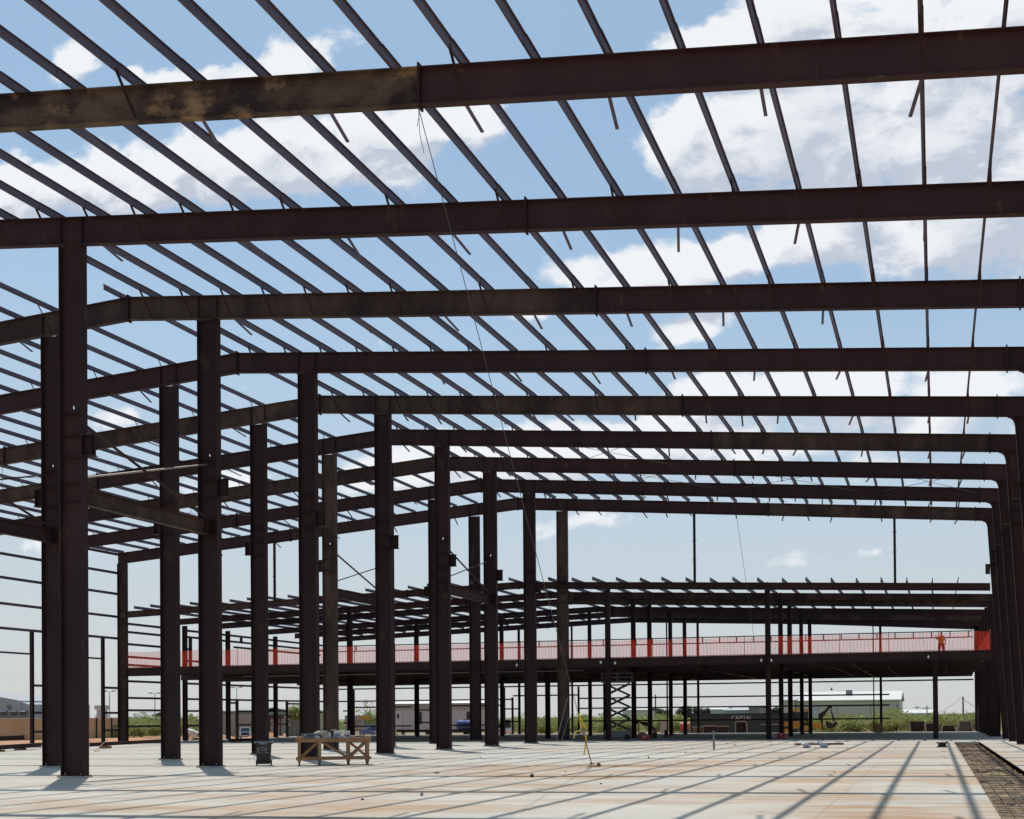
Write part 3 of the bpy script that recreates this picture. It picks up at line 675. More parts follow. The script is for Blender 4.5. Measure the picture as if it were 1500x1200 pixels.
# workbench
t = TL('workbench', 'brown timber workbench on casters piled with tools and boxes', 'workbench', (-21.35, 38.75, 0), R(31))
LX = (-1.19, -.49, .51, 1.18)
for yy_ in (-.40, .40):
    for i, x in enumerate(LX):
        lg = P('leg', MB().box(x - .05, x + .05, yy_ - .045, yy_ + .045, .12, .90), OLIVEW if (i == 1 and yy_ < 0) else WOOD, t, 'olive tinted leg' if (i == 1 and yy_ < 0) else None)
        P('caster', MB().cyl((x - .022, yy_, .05), (x + .022, yy_, .05), .05, 10).box(x - .03, x + .03, yy_ - .03, yy_ + .03, .09, .118), BLACK, lg)
    s_ = -1 if yy_ < 0 else 1
    y1 = yy_ + s_ * .066
    P('lower_rail', MB().box(-1.30, 1.30, y1 - .019, y1 + .019, .20, .295), WOOD, t)
    P('apron', MB().box(-1.32, 1.32, y1 - .019, y1 + .019, .84, .945), WOOD, t)
    y2 = yy_ - s_ * .062
    for xa, xb, za, zb_ in ((-1.13, -.56, .30, .83), (.44, -.40, .30, .83), (.58, 1.12, .30, .83), (1.12, .58, .33, .80)):
        yq = y2 if (xa, za) != (1.12, .33) else y2 - s_ * .034
        P('diagonal_brace', MB().bar((xa, yq, za), (xb, yq, zb_), .03, .085, (0, 1, 0) if False else (1, 0, 0)), WOOD, t)
m = MB()
for i in range(6): m.box(-1.33, 1.33, -.48 + i * .161, -.48 + i * .161 + .156, .948, .985)
P('bench_top', m, WOOD, t)
BM = Matrix.Translation((-21.35, 38.75, 0)) @ Matrix.Rotation(R(31), 4, 'Z')
def on_bench(x, y, z=.985): return tuple(BM @ Vector((x, y, z)))
def bench_item(name, label, cat, x, y, parts, rz=0):
    t = TL(name, label, cat, on_bench(x, y), R(31 + rz))
    for nm, mb, mt, kw in parts: P(nm, mb, mt, t, **kw)
bench_item('tool_case', 'long dark grey tool case lying at the left end of the workbench', 'tool case', -.80, -.08, [('case_body', MB().box(-.32, .32, -.16, .16, .002, .12), MGREY, dict(bevel=.012)), ('case_lid', MB().box(-.32, .32, -.16, .16, .123, .17), MGREY, dict(bevel=.012)), ('handle', MB().tube([(-.1, -.17, .1), (-.1, -.22, .1), (.1, -.22, .1), (.1, -.17, .1)], .012), BLACK, {}), ('latch', MB().box(-.22, -.17, -.175, -.161, .09, .15).box(.17, .22, -.175, -.161, .09, .15), LGREY, {})])
bench_item('paper_sack', 'crumpled cream paper sack on the workbench behind the grey tool case', 'sack', -.42, .12, [('sack', blob(0, 0, .135, .27, .17, .13, 5, 16, 9, .16), surf('kraft_paper', (.62, .50, .34), (.5, .38, .24), 5), dict(smooth=True)), ('fold', blob(.14, -.03, .22, .12, .1, .045, 9, 12, 6, .2), surf('kraft_fold', (.58, .46, .30)), dict(smooth=True))])
bench_item('cardboard_carton', 'white and blue cardboard carton standing in the middle of the workbench', 'carton', .16, .1, [('carton', MB().box(-.14, .14, -.1, .1, .002, .27), WHITE, {}), ('print_band', MB().box(-.1, .06, -.104, -.1005, .05, .16), surf('print_blue', (.23, .27, .40)), {}), ('flap', MB().bar((-.14, -.1, .272), (-.17, -.19, .30), .2, .006, (0, 0, 1)), WHITE, {})])
bench_item('cardboard_carton', 'smaller pale carton with a dark print, right of the white and blue carton', 'carton', .47, .12, [('carton', MB().box(-.11, .11, -.09, .09, .002, .25), surf('pale_card', (.63, .60, .55)), {}), ('print_band', MB().box(-.09, .09, -.094, -.0905, .03, .11), surf('print_dark', (.10, .07, .09)), {})])
bench_item('spray_bottle', 'white squeeze bottle with a pointed cap on the workbench', 'bottle', -.14, -.12, [('bottle', MB().cyl((0, 0, .002), (0, 0, .15), .045, 12).cyl((0, 0, .15), (0, 0, .19), .045, 12, .018), WHITE, dict(smooth=True)), ('cap', MB().cyl((0, 0, .19), (0, 0, .235), .018, 8, .006), LGREY, {})])
bench_item('angle_grinder', 'small grey hand grinder lying at the right of the cartons', 'power tool', .78, -.05, [('grip', MB().cyl((-.14, 0, .045), (.12, 0, .05), .038, 10), MGREY, dict(smooth=True)), ('disc', MB().cyl((.17, 0, .008), (.17, 0, .014), .07, 14), LGREY, {}), ('gear_head', MB().cyl((.17, 0, .016), (.17, 0, .085), .035, 10), BLACK, {})])
bench_item('cable_coil', 'pale coil of wire at the left front corner of the workbench', 'coil', -1.14, -.22, [('loops', (lambda m: [m.tube([(.12 * math.cos(a), .12 * math.sin(a), .02 + .014 * k) for a in [2 * math.pi * i / 12 for i in range(13)]], .012, 5) for k in range(4)] and m)(MB()), surf('salmon_cable', (.50, .30, .22)), {})])
for i, (x, y, rz) in enumerate(((-.58, -.33, 10), (-.30, -.34, -25), (.05, -.33, 5), (.34, -.3, 40), (.62, -.33, -15), (1.0, -.2, 20))):
    bench_item('fitting_box', '%s small open box of fittings along the front edge of the workbench, from the left' % ORD[i].replace('nearest', 'first'), 'box', x, y, [('tray', MB().box(-.09, .09, -.06, .06, .002, .012).box(-.09, .09, -.06, -.054, .012, .075).box(-.09, .09, .054, .06, .012, .075).box(-.09, -.084, -.054, .054, .012, .075).box(.084, .09, -.054, .054, .012, .075), (LGREY, PALEC, MGREY)[i % 3], {}), ('fittings', blob(0, 0, .06, .075, .05, .03, i, 9, 5, .35), (MGREY, LGREY, CARD)[i % 3], {})], rz)
bench_item('timber_offcut', 'thin timber offcut lying on the right end of the workbench', 'offcut', 1.02, .2, [('board', MB().box(-.3, .3, -.05, .05, .002, .03), surf('fresh_pine', (.5, .36, .2), (.42, .29, .15), 4), {})], 4)
# rubbish bin with chalked letters
t = TL('rubbish_bin', 'black wheeled rubbish bin with KPE chalked on its front', 'bin', (-23.96, 38.4, 0), R(30)); t.scale = (1.03, 1.03, 1.07)
m = MB(); zs = [(.05, .215, .22), (.30, .235, .245), (.78, .265, .285)]
def ring(hw, hd, z): return [(-hw, -hd, z), (hw, -hd, z), (hw, hd, z), (-hw, hd, z)]
vs = []
for z, a, b in zs: vs += ring(a, b, z)
for z, a, b in ((.78, .245, .265), (.09, .195, .2)): vs += ring(a, b, z)
fs = [(3, 2, 1, 0)] + [(k * 4 + i, k * 4 + (i + 1) % 4, k * 4 + 4 + (i + 1) % 4, k * 4 + 4 + i) for k in range(4) for i in range(4)] + [(16, 17, 18, 19)]
P('bin_body', m.add(vs, fs), BLACK, t, bevel=.012)
P('rim', MB().box(-.295, .295, -.315, -.287, .765, .805).box(-.295, .295, .287, .315, .765, .805).box(-.295, -.267, -.286, .286, .765, .805).box(.267, .295, -.286, .286, .765, .805), BLACK, t)
m = MB(); n_ = 40
for i in range(n_):
    a = 2 * math.pi * i / n_; c, s_ = math.cos(a), math.sin(a); k = 1 / max(abs(c), abs(s_))
    for dz, e in ((.83, .93), (.815 + .012 * math.sin(9 * a), 1.03), (.735 + .03 * math.sin(5 * a) + .02 * math.sin(11 * a), 1.035)):
        m.v.append((.297 * c * k * e, .317 * s_ * k * e, dz))
for i in range(n_):
    for r_ in range(2):
        a = i * 3 + r_; b = ((i + 1) % n_) * 3 + r_; m.f.append((a, b, b + 1, a + 1)); m.mi.append(0)
P('bin_liner', m, surf('grey_liner', (.16, .16, .17), (.30, .30, .31), 7), t, smooth=True)
P('handle', MB().tube([(-.2, .33, .74), (-.2, .41, .79), (.2, .41, .79), (.2, .33, .74)], .016), BLACK, t)
P('wheel', MB().cyl((-.27, .25, .1), (-.22, .25, .1), .1, 14), RUBBER, t); P('wheel', MB().cyl((.22, .25, .1), (.27, .25, .1), .1, 14), RUBBER, t)
m = MB()
def stroke(pts, x0):
    for (a, b), (c, d) in zip(pts[:-1], pts[1:]):
        f_ = lambda x, z: (x0 + x, -.245 - (z + .43 - .30) * .0833 - .004, .43 + z)
        m.bar(f_(a, b), f_(c, d), .006, .017, (1, .3, 0))
stroke([(0, .19), (.01, 0)], -.20); stroke([(.085, .20), (.01, .09), (.09, -.01)], -.20)
stroke([(.0, .19), (.012, -.01)], -.055); stroke([(0, .185), (.075, .19), (.08, .10), (.01, .09)], -.055)
stroke([(.09, .19), (0, .185), (.005, .0), (.1, .005)], .065); stroke([(0, .10), (.085, .105)], .065)
P('chalk_lettering', m, CHALK, t)

# guy cable from the nearest beam to a floor anchor, with yellow ratchet strap
pt = W(613, 158, 23.30); pa = Vector((-11.22, 37.53, .05)); dv = pa - pt
def on_cable(y):                      # parameter from height in the photo
    lo, hi = 0., 1.
    for _ in range(40):
        k = (lo + hi) / 2; p = pt + dv * k; q = CR.transposed() @ (p - Vector((0, 0, HC))); yp = PY - F * q.z / q.y
        if yp < y: lo = k
        else: hi = k
    return pt + dv * lo
t = T('guy_cable', 'thin guy cable slanting from the nearest roof beam to a floor anchor', 'cable', tuple(pa))
P('cable', MB().cyl(pt, on_cable(1045), .010, 6), WIRE, t)
P('tail', MB().tube([pt, pt + Vector((-.02, .1, -.5)), pt + Vector((.03, .2, -.9))], .007, 5).tube([pt + Vector((0, .05, -.1)), pt + Vector((-.08, .1, -.35))], .006, 5), WIRE, t)
a_, b_2, c_, d_2 = on_cable(1045), on_cable(1068), on_cable(1077), on_cable(1121)
sdv = Vector((.06, 0, 0))
P('strap', MB().bar(a_, b_2 + sdv * 2.2, .045, .008, (0, 1, 0)).bar(a_, b_2 - sdv * .4, .045, .008, (0, 1, 0)), YEL, t)
P('ratchet', MB().bar(b_2 - sdv, c_ + sdv * .5, .07, .05, (0, 1, 0)), MGREY, t)
P('strap_tail', MB().bar(c_ + sdv, on_cable(1088) + sdv * .3, .05, .009, (0, 1, 0)).bar(on_cable(1088), on_cable(1106) - sdv * 3, .045, .008, (0, 1, 0)).tube([c_, c_ + Vector((-.12, 0, .14)), c_ + Vector((-.28, 0, .12)), c_ + Vector((-.36, 0, -.1))], .022, 6), YEL, t)
P('chain', MB().cyl(c_, d_2, .018, 6), RUSTBAR, t)
t = T('floor_anchor', 'rusty anchor ring bolted to the slab at the foot of the yellow strap', 'anchor', (-11.22, 37.55, 0))
P('plate', MB().box(-11.36, -11.08, 37.45, 37.65, .002, .035), RUSTBAR, t); P('ring', MB().tube([(-11.22 + .08 * math.cos(a), 37.55, .06 + .06 * math.sin(a)) for a in [math.pi * i / 6 for i in range(7)]], .018), RUSTBAR, t)
p = G(877, 1123); M('pipe_plug', MB().cyl((p.x, p.y, 0), (p.x, p.y, .09), .07, 10).cyl((p.x, p.y, .09), (p.x, p.y, .13), .04, 8), RUSTBAR, 'round rusty plug sticking out of the slab right of the anchor ring', 'plug')
# steel bar on two crumpled plastic wraps
a_, b_2 = G(1164, 1094.5), G(1236, 1094); t = T('steel_bar', 'rust brown steel bar lying across two crumpled white wraps', 'bar', ((a_.x + b_2.x) / 2, a_.y, .09))
P('bar', MB().bar((a_.x, a_.y, .15), (b_2.x, b_2.y, .15), .10, .10), RUSTBAR, t)
for i, x in enumerate((1181, 1207)):
    p = G(x, 1095.5); t = T('plastic_wrap', 'crumpled white plastic wrap under the %s of the rusty bar' % ('left half' if i == 0 else 'middle'), 'wrap', (p.x, p.y, 0))
    P('sheet', blob(p.x, p.y - .02, .11, .21, .22, .13, 40 + i, 12, 7, .3), surf('white_film%d' % i, (.55, .52, .55), (.38, .36, .40), 6, .4, .7, .35), t); P('tail', MB().bar((p.x - .12, p.y, .16), (p.x - .34, p.y + .25, .34), .16, .012), surf('white_film_t%d' % i, (.5, .48, .5)), t)
# dark reel, pipe stub, small litter
p = G(1380, 1094.5); t = T('cable_reel', 'low black reel lying flat on the slab near the trench', 'reel', (p.x, p.y, 0))
P('lower_flange', MB().cyl((p.x, p.y, .003), (p.x, p.y, .045), .27, 18), BLACK, t); P('hub', MB().cyl((p.x, p.y, .046), (p.x, p.y, .19), .2, 14), RUBBER, t); P('upper_flange', MB().cyl((p.x, p.y, .191), (p.x, p.y, .235), .30, 18), BLACK, t)
m = MB()
for i in range(8):
    a = i * math.pi / 4; m.cyl((p.x + .22 * math.cos(a), p.y + .22 * math.sin(a), .235), (p.x + .22 * math.cos(a), p.y + .22 * math.sin(a), .255), .025, 6)
P('bolt_ring', m, LGREY, t)
p = G(1046, 1098.5); t = T('pipe_stub', 'upright grey green pipe stub standing in the slab', 'pipe', (p.x, p.y, 0))
P('pipe', MB().cyl((p.x, p.y, .004), (p.x - .02, p.y, .84), .05, 10), surf('pipe_green_grey', (.16, .17, .15)), t); P('cap', MB().cyl((p.x - .02, p.y, .842), (p.x - .02, p.y, .92), .07, 10), MGREY, t)
p = G(1076, 1092); M('rod_piece', MB().cyl((p.x + .06, p.y, .02), (p.x - .16, p.y + .5, .06), .02, 6).cyl((p.x + .05, p.y + .02, .02), (p.x + .06, p.y, .02), .03, 6), RUSTBAR, 'short rusty rod lying right of the upright pipe stub', 'rod')
LIT = [(640, 1133, .13, .035, 'flat reddish clod of soil'), (779, 1138.5, .10, .09, 'small dark clamp'), (618, 1166, .06, .07, 'small black nut'), (1004, 1103.5, .05, .08, 'small dark bolt'), (950, 1111, .06, .06, 'small dark bracket'), (1065, 1090, .06, .05, 'tiny grey clip'), (704, 1110, .05, .04, 'tiny brown pebble'), (828, 1131, .04, .03, 'tiny dark pebble'), (1130, 1090.5, .04, .04, 'tiny pale stud'), (880, 1149, .05, .03, 'brown crumb of soil'), (1222, 1132, .05, .03, 'brown scrap'), (560, 1119, .05, .03, 'tiny dark scrap'), (365, 1112, .08, .02, 'dark leaf of soil'), (531, 1172, .06, .03, 'small dark fleck')]
for i, (x, y, r_, h_, lb) in enumerate(LIT):
    p = G(x, y); M('scrap_piece', blob(p.x, p.y, h_ * .5, r_ * .62, r_ * .62, h_ * .55, 60 + i, 8, 5, .35), (RUSTBAR, BLACK, MGREY, CARD)[i % 4 if i else 0], lb + ' lying on the sunlit slab' + (' left of the workbench' if x < 450 else ' right of the guy cable' if x > 900 else ' in the middle of the floor'), 'litter', group='litter on the slab')
# conduits leaning on the farthest inner column
for i, (x0, x1, y1) in enumerate(((815, 831.5, 1022), (822.5, 833, 1050))):
    p = G(x0, 1086.5); q = W(x1, y1, 76.7); M('leaning_pipe', MB().cyl((p.x, p.y, .01), tuple(q), .028, 6), BARE, '%s pale pipe leaning on the farthest inner column' % ('longer' if i == 0 else 'shorter'), 'pipe', group='pipes leaning on the column')
M('hanging_cable', MB().cyl(tuple(W(1077, 742, 76.7)), tuple(W(1104, 930, 76.6)), .012, 5), WIRE, 'loose cable hanging from the farthest hall beam to the upper floor', 'cable')
# steel members stored along the left wall
def lying(a, b, z, sz, label, mat=STEEL):
    t = T('stored_beam', label, 'beam', (a.x, a.y, 0), 'steel members lying along the left wall')
    P('beam_section', MB().ibeam((a.x, a.y, z), (b.x, b.y, z), sz, sz * .8, .012, .02), mat, t)
    P('timber_block', MB().box(a.x * .8 + b.x * .2 - .4, a.x * .8 + b.x * .2 + .4, a.y * .8 + b.y * .2 - .05, a.y * .8 + b.y * .2 + .05, .002, max(.01, z - sz / 2 - .002)), WOOD, t)
lying(G(131, 1098), G(236, 1091.5), .28, .22, 'long purple brown steel member lying at the foot of the left wall')
lying(G(-20, 1103), G(60, 1097), .25, .25, 'steel member lying nearest at the far left edge of the slab')
lying(G(-25, 1098), G(36, 1093.5), .62, .30, 'dark steel member stacked on another at the far left')
lying(G(20, 1100), G(64, 1095), .22, .16, 'thin pinkish steel member beside the far left door jamb', PURL)
lying(G(335, 1088.5), G(382, 1087.0), .2, .2, 'short steel member lying behind the black rubbish bin')
p = G(138, 1101); M('stick', MB().cyl((p.x, p.y, .02), tuple(W(157, 1084, p.y + 3)), .02, 5).cyl((p.x, p.y, .02), (p.x + .35, p.y + .02, .02), .018, 5), CARD, 'thin pale stick propped over the stored steel by the left wall', 'stick')
# crates and chests in the shade
def crate(x, y, wpx, h, label, mat, name='crate', slats=True, cat='crate', dd=.6):
    p = G(x, y); pm = F / (p - Vector((0, 0, HC))).dot(FWD); w_ = wpx / pm
    t = TL(name, label, cat, (p.x, p.y + dd / 2, 0), 0)
    P('box', MB().box(-w_ / 2, w_ / 2, -dd / 2, dd / 2, .05, h), mat, t)
    P('lid', MB().box(-w_ / 2 - .02, w_ / 2 + .02, -dd / 2 - .02, dd / 2 + .02, h + .002, h + .05), mat, t)
    m = MB()
    for xx in (-w_ * .35, w_ * .35): m.box(xx - .05, xx + .05, -dd / 2, dd / 2, .002, .048)
    P('runner', m, BLACK, t)
    P('latch', MB().box(-.05, .05, -dd / 2 - .035, -dd / 2 - .003, h - .12, h + .02), LGREY, t)
crate(944, 1084.5, 10, .30, 'red tool chest standing below the brown tarp', RED, 'tool_chest', cat='tool chest')
crate(1144, 1082.5, 13, .36, 'dark red crate at the foot of the posts near the container', RED)
crate(1133, 1083, 7, .34, 'grey crate left of the dark red crate', MGREY)
crate(1286, 1074.2, 9, .75, 'brown cardboard box beside the slim back wall post', CARD, 'cardboard_box', cat='box', dd=.5)
p = G(976, 1080); t = T('drum', 'dark red drum standing in the shade under the upper floor', 'drum', (p.x, p.y, 0))
P('shell', MB().cyl((p.x, p.y, .003), (p.x, p.y, .55), .15, 14), surf('maroon_drum', (.10, .03, .03), (.07, .03, .03), 4), t); P('hoop', MB().cyl((p.x, p.y, .2), (p.x, p.y, .23), .158, 14), surf('maroon_hoop', (.09, .03, .03)), t); P('lid', MB().cyl((p.x, p.y, .552), (p.x, p.y, .575), .155, 14), BLACK, t)
# scissor lift
p = G(905, 1082.5); p.y = 80.3; p.x = W(905, 1082, 80.3).x
t = TL('scissor_lift', 'raised black scissor lift standing under the upper floor', 'scissor lift', (p.x, p.y, 0), R(8))
P('chassis', MB().box(-.95, .95, -.4, .4, .18, .62), MGREY, t, bevel=.02)
for x in (-.7, .7):
    for y in (-.42, .42): P('wheel', MB().cyl((x, y - .06, .2), (x, y + .06, .2), .198, 14), RUBBER, t)
zs = [.66 + .83 * i for i in range(5)]
for i in range(4):
    for y in (-.3, .3):
        pr = P('scissor_pair', MB().bar((-.88, y - .025, zs[i]), (.88, y - .025, zs[i + 1]), .045, .12).bar((.88, y + .025, zs[i]), (-.88, y + .025, zs[i + 1]), .045, .12), BLACK, t)
        P('pivot', MB().cyl((0, y - .07, (zs[i] + zs[i + 1]) / 2), (0, y + .07, (zs[i] + zs[i + 1]) / 2), .05, 8), LGREY, pr)
P('platform', MB().box(-1.1, 1.1, -.42, .42, zs[4] + .07, zs[4] + .16), MGREY, t)
m = MB()
for x in (-1.08, 0, 1.08):
    for y in (-.4, .4): m.cyl((x, y, zs[4] + .16), (x, y, zs[4] + .75), .02, 5)
for z in (.45, .75):
    for y in (-.4, .4): m.cyl((-1.08, y, zs[4] + z), (1.08, y, zs[4] + z), .02, 5)
    for x in (-1.08, 1.08): m.cyl((x, -.4, zs[4] + z), (x, .4, zs[4] + z), .02, 5)
P('guard_rail', m, MGREY, t)
# tarp sagging over a trestle
p = W(947, 1080, 84.5); t = TL('tarp_trestle', 'dark brown tarp sagging over a trestle in the shade', 'tarp', (p.x, p.y, 0), 0)
m = MB(); nx_, ny_ = 14, 8
for j in range(ny_ + 1):
    for i in range(nx_ + 1):
        u, v = i / nx_, j / ny_; x = -.85 + 1.55 * u; z = 1.42 - .62 * u ** 1.4 + .07 * math.sin(9 * u + 4 * v) - .12 * (2 * v - 1) ** 2 - (.25 if i == nx_ else 0) - (.2 if i == 0 else 0)
        m.v.append((x, -.6 + 1.2 * v, z))
for j in range(ny_):
    for i in range(nx_):
        a = j * (nx_ + 1) + i; m.f.append((a, a + 1, a + nx_ + 2, a + nx_ + 1)); m.mi.append(0)
P('tarp', m, surf('brown_tarp', (.075, .052, .036), (.05, .036, .028), 3, .4, .7, .7), t, smooth=True)
for x in (-.7, .55):
    for y in (-.45, .45): P('trestle_leg', MB().bar((x, y, .003), (x, y, 1.15 if x < 0 else .78), .07, .07), WOOD, t)
P('base_block', MB().box(.33, .75, -.3, .3, .003, .42), PRECAST, t)
P('stored_sack', blob(-.25, -.1, .24, .3, .25, .23, 3, 12, 7, .2), PALEC, t, smooth=True)
# person on the upper floor
def person(loc, rz):
    t = TL('person', 'person in an orange vest and dark red trousers standing behind the netting', 'person', loc, rz)
    V = []; E_ = []; Rd = []
    def v(p, r, par=None):
        V.append(p); Rd.append(r); i = len(V) - 1
        if par is not None: E_.append((par, i))
        return i
    pel = v((0, 0, .95), (.15, .11)); sp = v((0, 0, 1.12), (.14, .10), pel); ch = v((0, .01, 1.30), (.17, .115), sp); sh = v((0, .01, 1.42), (.13, .09), ch); nk = v((0, 0, 1.52), (.055, .055), sh); hb = v((0, -.01, 1.58), (.075, .085), nk); hm = v((0, -.012, 1.66), (.085, .098), hb); ht = v((0, -.005, 1.74), (.07, .08), hm)
    v((0, -.11, 1.645), (.014, .012), hm)
    for s in (-1, 1):
        hp = v((s * .10, 0, .88), (.095, .1), pel); kn = v((s * .15, -.03 if s < 0 else .05, .48), (.06, .065), hp); an = v((s * .17, .05 if s < 0 else .03, .09), (.042, .045), kn); v((s * .18, -.12 if s < 0 else -.14, .045), (.035, .03), an)
        s0 = v((s * .19, .01, 1.40), (.062, .062), sh)
        if s > 0: e = v((.27, .03, 1.13), (.045, .045), s0); wr = v((.27, -.06, .90), (.032, .032), e); fd = Vector((.01, -.03, -.09)); tv = Vector((-.03, -.05, -.03))
        else: e = v((-.30, -.06, 1.20), (.045, .045), s0); wr = v((-.35, -.22, 1.36), (.032, .032), e); fd = Vector((-.02, -.03, .09)); tv = Vector((.04, -.03, .03))
        W0 = Vector(V[wr]); pm = v(tuple(W0 + fd * .5), (.036, .02), wr)
        for q in range(4):
            L_ = (.8, .95, .9, .7)[q]; o_ = Vector((.0, (q - 1.5) * .02, 0)) if s > 0 else Vector(((q - 1.5) * .02, 0, 0))
            k1 = v(tuple(W0 + fd * 1.0 + o_), (.010, .010), pm); v(tuple(W0 + fd * (1.0 + .6 * L_) + o_ * 1.1 + Vector((-.01 * s, -.008, 0))), (.008, .008), k1)
        v(tuple(W0 + fd * .55 + tv), (.010, .010), pm)
    me = D.meshes.new('body'); me.from_pydata(V, E_, []); o = link(D.objects.new('body', me)); o.parent = t; me.materials.append(SKIN)
    md = o.modifiers.new('Skin', 'SKIN'); md.use_smooth_shade = True
    if not me.skin_vertices: me.attributes
    for i, r in enumerate(Rd): me.skin_vertices[0].data[i].radius = r
    me.skin_vertices[0].data[0].use_root = True
    sub = o.modifiers.new('Subdivision', 'SUBSURF'); sub.levels = 1; sub.render_levels = 2
    def lathe(sec, n=16):
        m = MB()
        for (cx, cy, z, a, b) in sec:
            for i in range(n): th = 2 * math.pi * i / n; m.v.append((cx + a * math.cos(th), cy + b * math.sin(th), z))
        for j in range(len(sec) - 1):
            for i in range(n): q = j * n + i; q2 = j * n + (i + 1) % n; m.f.append((q, q2, q2 + n, q + n)); m.mi.append(0)
        return m
    P('vest', lathe([(0, 0, .93, .175, .135), (0, 0, 1.05, .165, .125), (0, .01, 1.25, .195, .14), (0, .01, 1.38, .19, .13), (0, .01, 1.46, .12, .10), (0, .005, 1.49, .075, .075)]), ORANGE, t, smooth=True)
    for s in (-1, 1):
        hp, kn, an = (s * .10, 0, .92), (s * .15, -.03 if s < 0 else .05, .48), (s * .17, .05 if s < 0 else .03, .10)
        P('trouser_leg', MB().cyl(hp, kn, .125, 12, .088).cyl(kn, an, .088, 12, .068), DENIM, t, smooth=True)
        P('boot', blob(s * .18, -.04 if s < 0 else -.06, .055, .055, .14, .055, 2, 12, 7, .05), BLACK, t, smooth=True)
    P('hard_hat', lathe([(0, -.03, 1.715, .125, .15), (0, -.005, 1.725, .105, .118), (0, 0, 1.78, .09, .10), (0, 0, 1.825, .045, .05), (0, 0, 1.832, .002, .002)]), surf('brown_hard_hat', (.14, .07, .04)), t, smooth=True)
    for s in (-1, 1):
        P('eye', MB().cyl((s * .033, -.103, 1.665), (s * .033, -.11, 1.665), .012, 8), BLACK, t)
        P('ear', blob(s * .088, .0, 1.655, .014, .028, .035, 1, 8, 5, .05), SKIN, t, smooth=True)
    P('mouth', MB().box(-.025, .025, -.103, -.098, 1.6, 1.608), surf('lips', (.22, .09, .08)), t)
p = W(1379, 950, 84.6); person((p.x, 84.6, ZD), face(p))

# ------------------------------------------------------------------ beyond the building
GZ = -.36
def BG(x, Y): p = W(x, 1050, Y); p.z = GZ; return p
def ppm(p): return F / (Vector(p) - Vector((0, 0, HC))).dot(FWD)
def zat(x, y, Y): return W(x, y, Y).z - GZ
def textmesh(s, size, ext=.01):
    cu = D.curves.new('t', 'FONT'); cu.body = s; cu.size = size; cu.extrude = ext; cu.align_x = 'CENTER'; o = D.objects.new('t', cu); COL.objects.link(o)
    dg = bpy.context.evaluated_depsgraph_get(); me = o.evaluated_get(dg).to_mesh(); m = MB(); m.add([(v.co.x, -v.co.z, v.co.y) for v in me.vertices], [tuple(p.vertices) for p in me.polygons]); o.evaluated_get(dg).to_mesh_clear()
    D.objects.remove(o); return m
# tan sheet fence at far left
a, b = G(-40, 1086.5, GZ), G(182, 1080.5, GZ); t = T('sheet_fence', 'long tan corrugated sheet fence at the far left', 'fence', tuple((a + b) / 2))
dx = (b - a).normalized(); nn = Vector((dx.y, -dx.x, 0)); L_ = (b - a).length; m = MB(); k = 0; H_ = 2.35; pts = []
while k < L_: pts += [(k, 0), (k + .10, .05), (k + .22, .05), (k + .32, 0)]; k += .42
for kk, oo in pts:
    q = a + dx * kk + nn * oo; m.v += [(q.x, q.y, GZ), (q.x, q.y, GZ + H_)]
for i in range(len(pts) - 1): m.f.append((2 * i, 2 * i + 2, 2 * i + 3, 2 * i + 1)); m.mi.append(0)
P('sheeting', m, TAN, t)
P('top_rail', MB().bar(a + Vector((0, 0, H_ + .04)), b + Vector((0, 0, H_ + .04)), .12, .08), surf('fence_cap', (.58, .52, .43)), t)
for f_ in (.72, .79, .9): q = a + dx * L_ * f_ + nn * .12; P('fence_post', MB().box(q.x - .06, q.x + .06, q.y - .06, q.y + .06, GZ, GZ + H_ + .1), DARK, t)
# generic building
def shed(name, label, x0, x1, Y, ytop, wallm, roofm, rise=0.6, depth=14, bands=(), doors=(), cat='building', rz=0, ov=.3, eavey=None):
    p, q = BG(x0, Y), BG(x1, Y); w_ = (q - p).length; H_ = zat((x0 + x1) / 2, eavey or ytop, Y); c = (p + q) / 2
    t = TL(name, label, cat, (c.x, c.y, GZ), rz)
    P('wall', MB().box(-w_ / 2, w_ / 2, 0, depth, 0, H_), wallm, t)
    P('roof', MB().prism([(-ov, H_ + .002), (depth / 2, H_ + rise), (depth + ov, H_ + .002), (depth + ov, H_ + .16), (depth / 2, H_ + rise + .16), (-ov, H_ + .16)], -w_ / 2 - ov, w_ / 2 + ov, 'x'), roofm, t)
    for (bx0, bx1, z0, z1, mt, nm) in doors: P(nm, MB().box(bx0 * w_ - w_ / 2, bx1 * w_ - w_ / 2, -.05, -.002, z0, z1), mt, t)
    return t, w_, H_
BEIGEW = surf('beige_metal_wall', (.56, .49, .40), (.49, .43, .35), .5, .4, .7, .5, (1, 1, .1)); WROOF = surf('white_metal_roof', (.60, .59, .55), (.54, .53, .50), .8, .4, .7, .5)
t, w_, H_ = shed('warehouse', 'long beige metal warehouse with a white roof behind the excavator', 1166, 1318, 185, 1014.5, BEIGEW, WROOF, rise=1.5, depth=17, eavey=1027, doors=[(.16, .22, 0, 3.2, LGREY, 'door'), (.40, .405, 0, 3.4, MGREY, 'downpipe'), (.72, .725, 0, 3.4, MGREY, 'downpipe'), (.975, .985, 0, 3.4, MGREY, 'downpipe'), (.0, 1, H_ - .3 if False else 3.25, 3.5, LGREY, 'fascia')])
P('roof_vent', MB().box(-.5, .5, 4.2, 5, H_ + .7, H_ + 1.8), MGREY, t)
shed('side_shed', 'low beige shed against the left end of the warehouse', 1147, 1164, 184, 1027, BEIGEW, surf('grey_roof', (.4, .41, .41)), rise=.5, depth=8, doors=[(.3, .6, 0, 2, MGREY, 'door')])
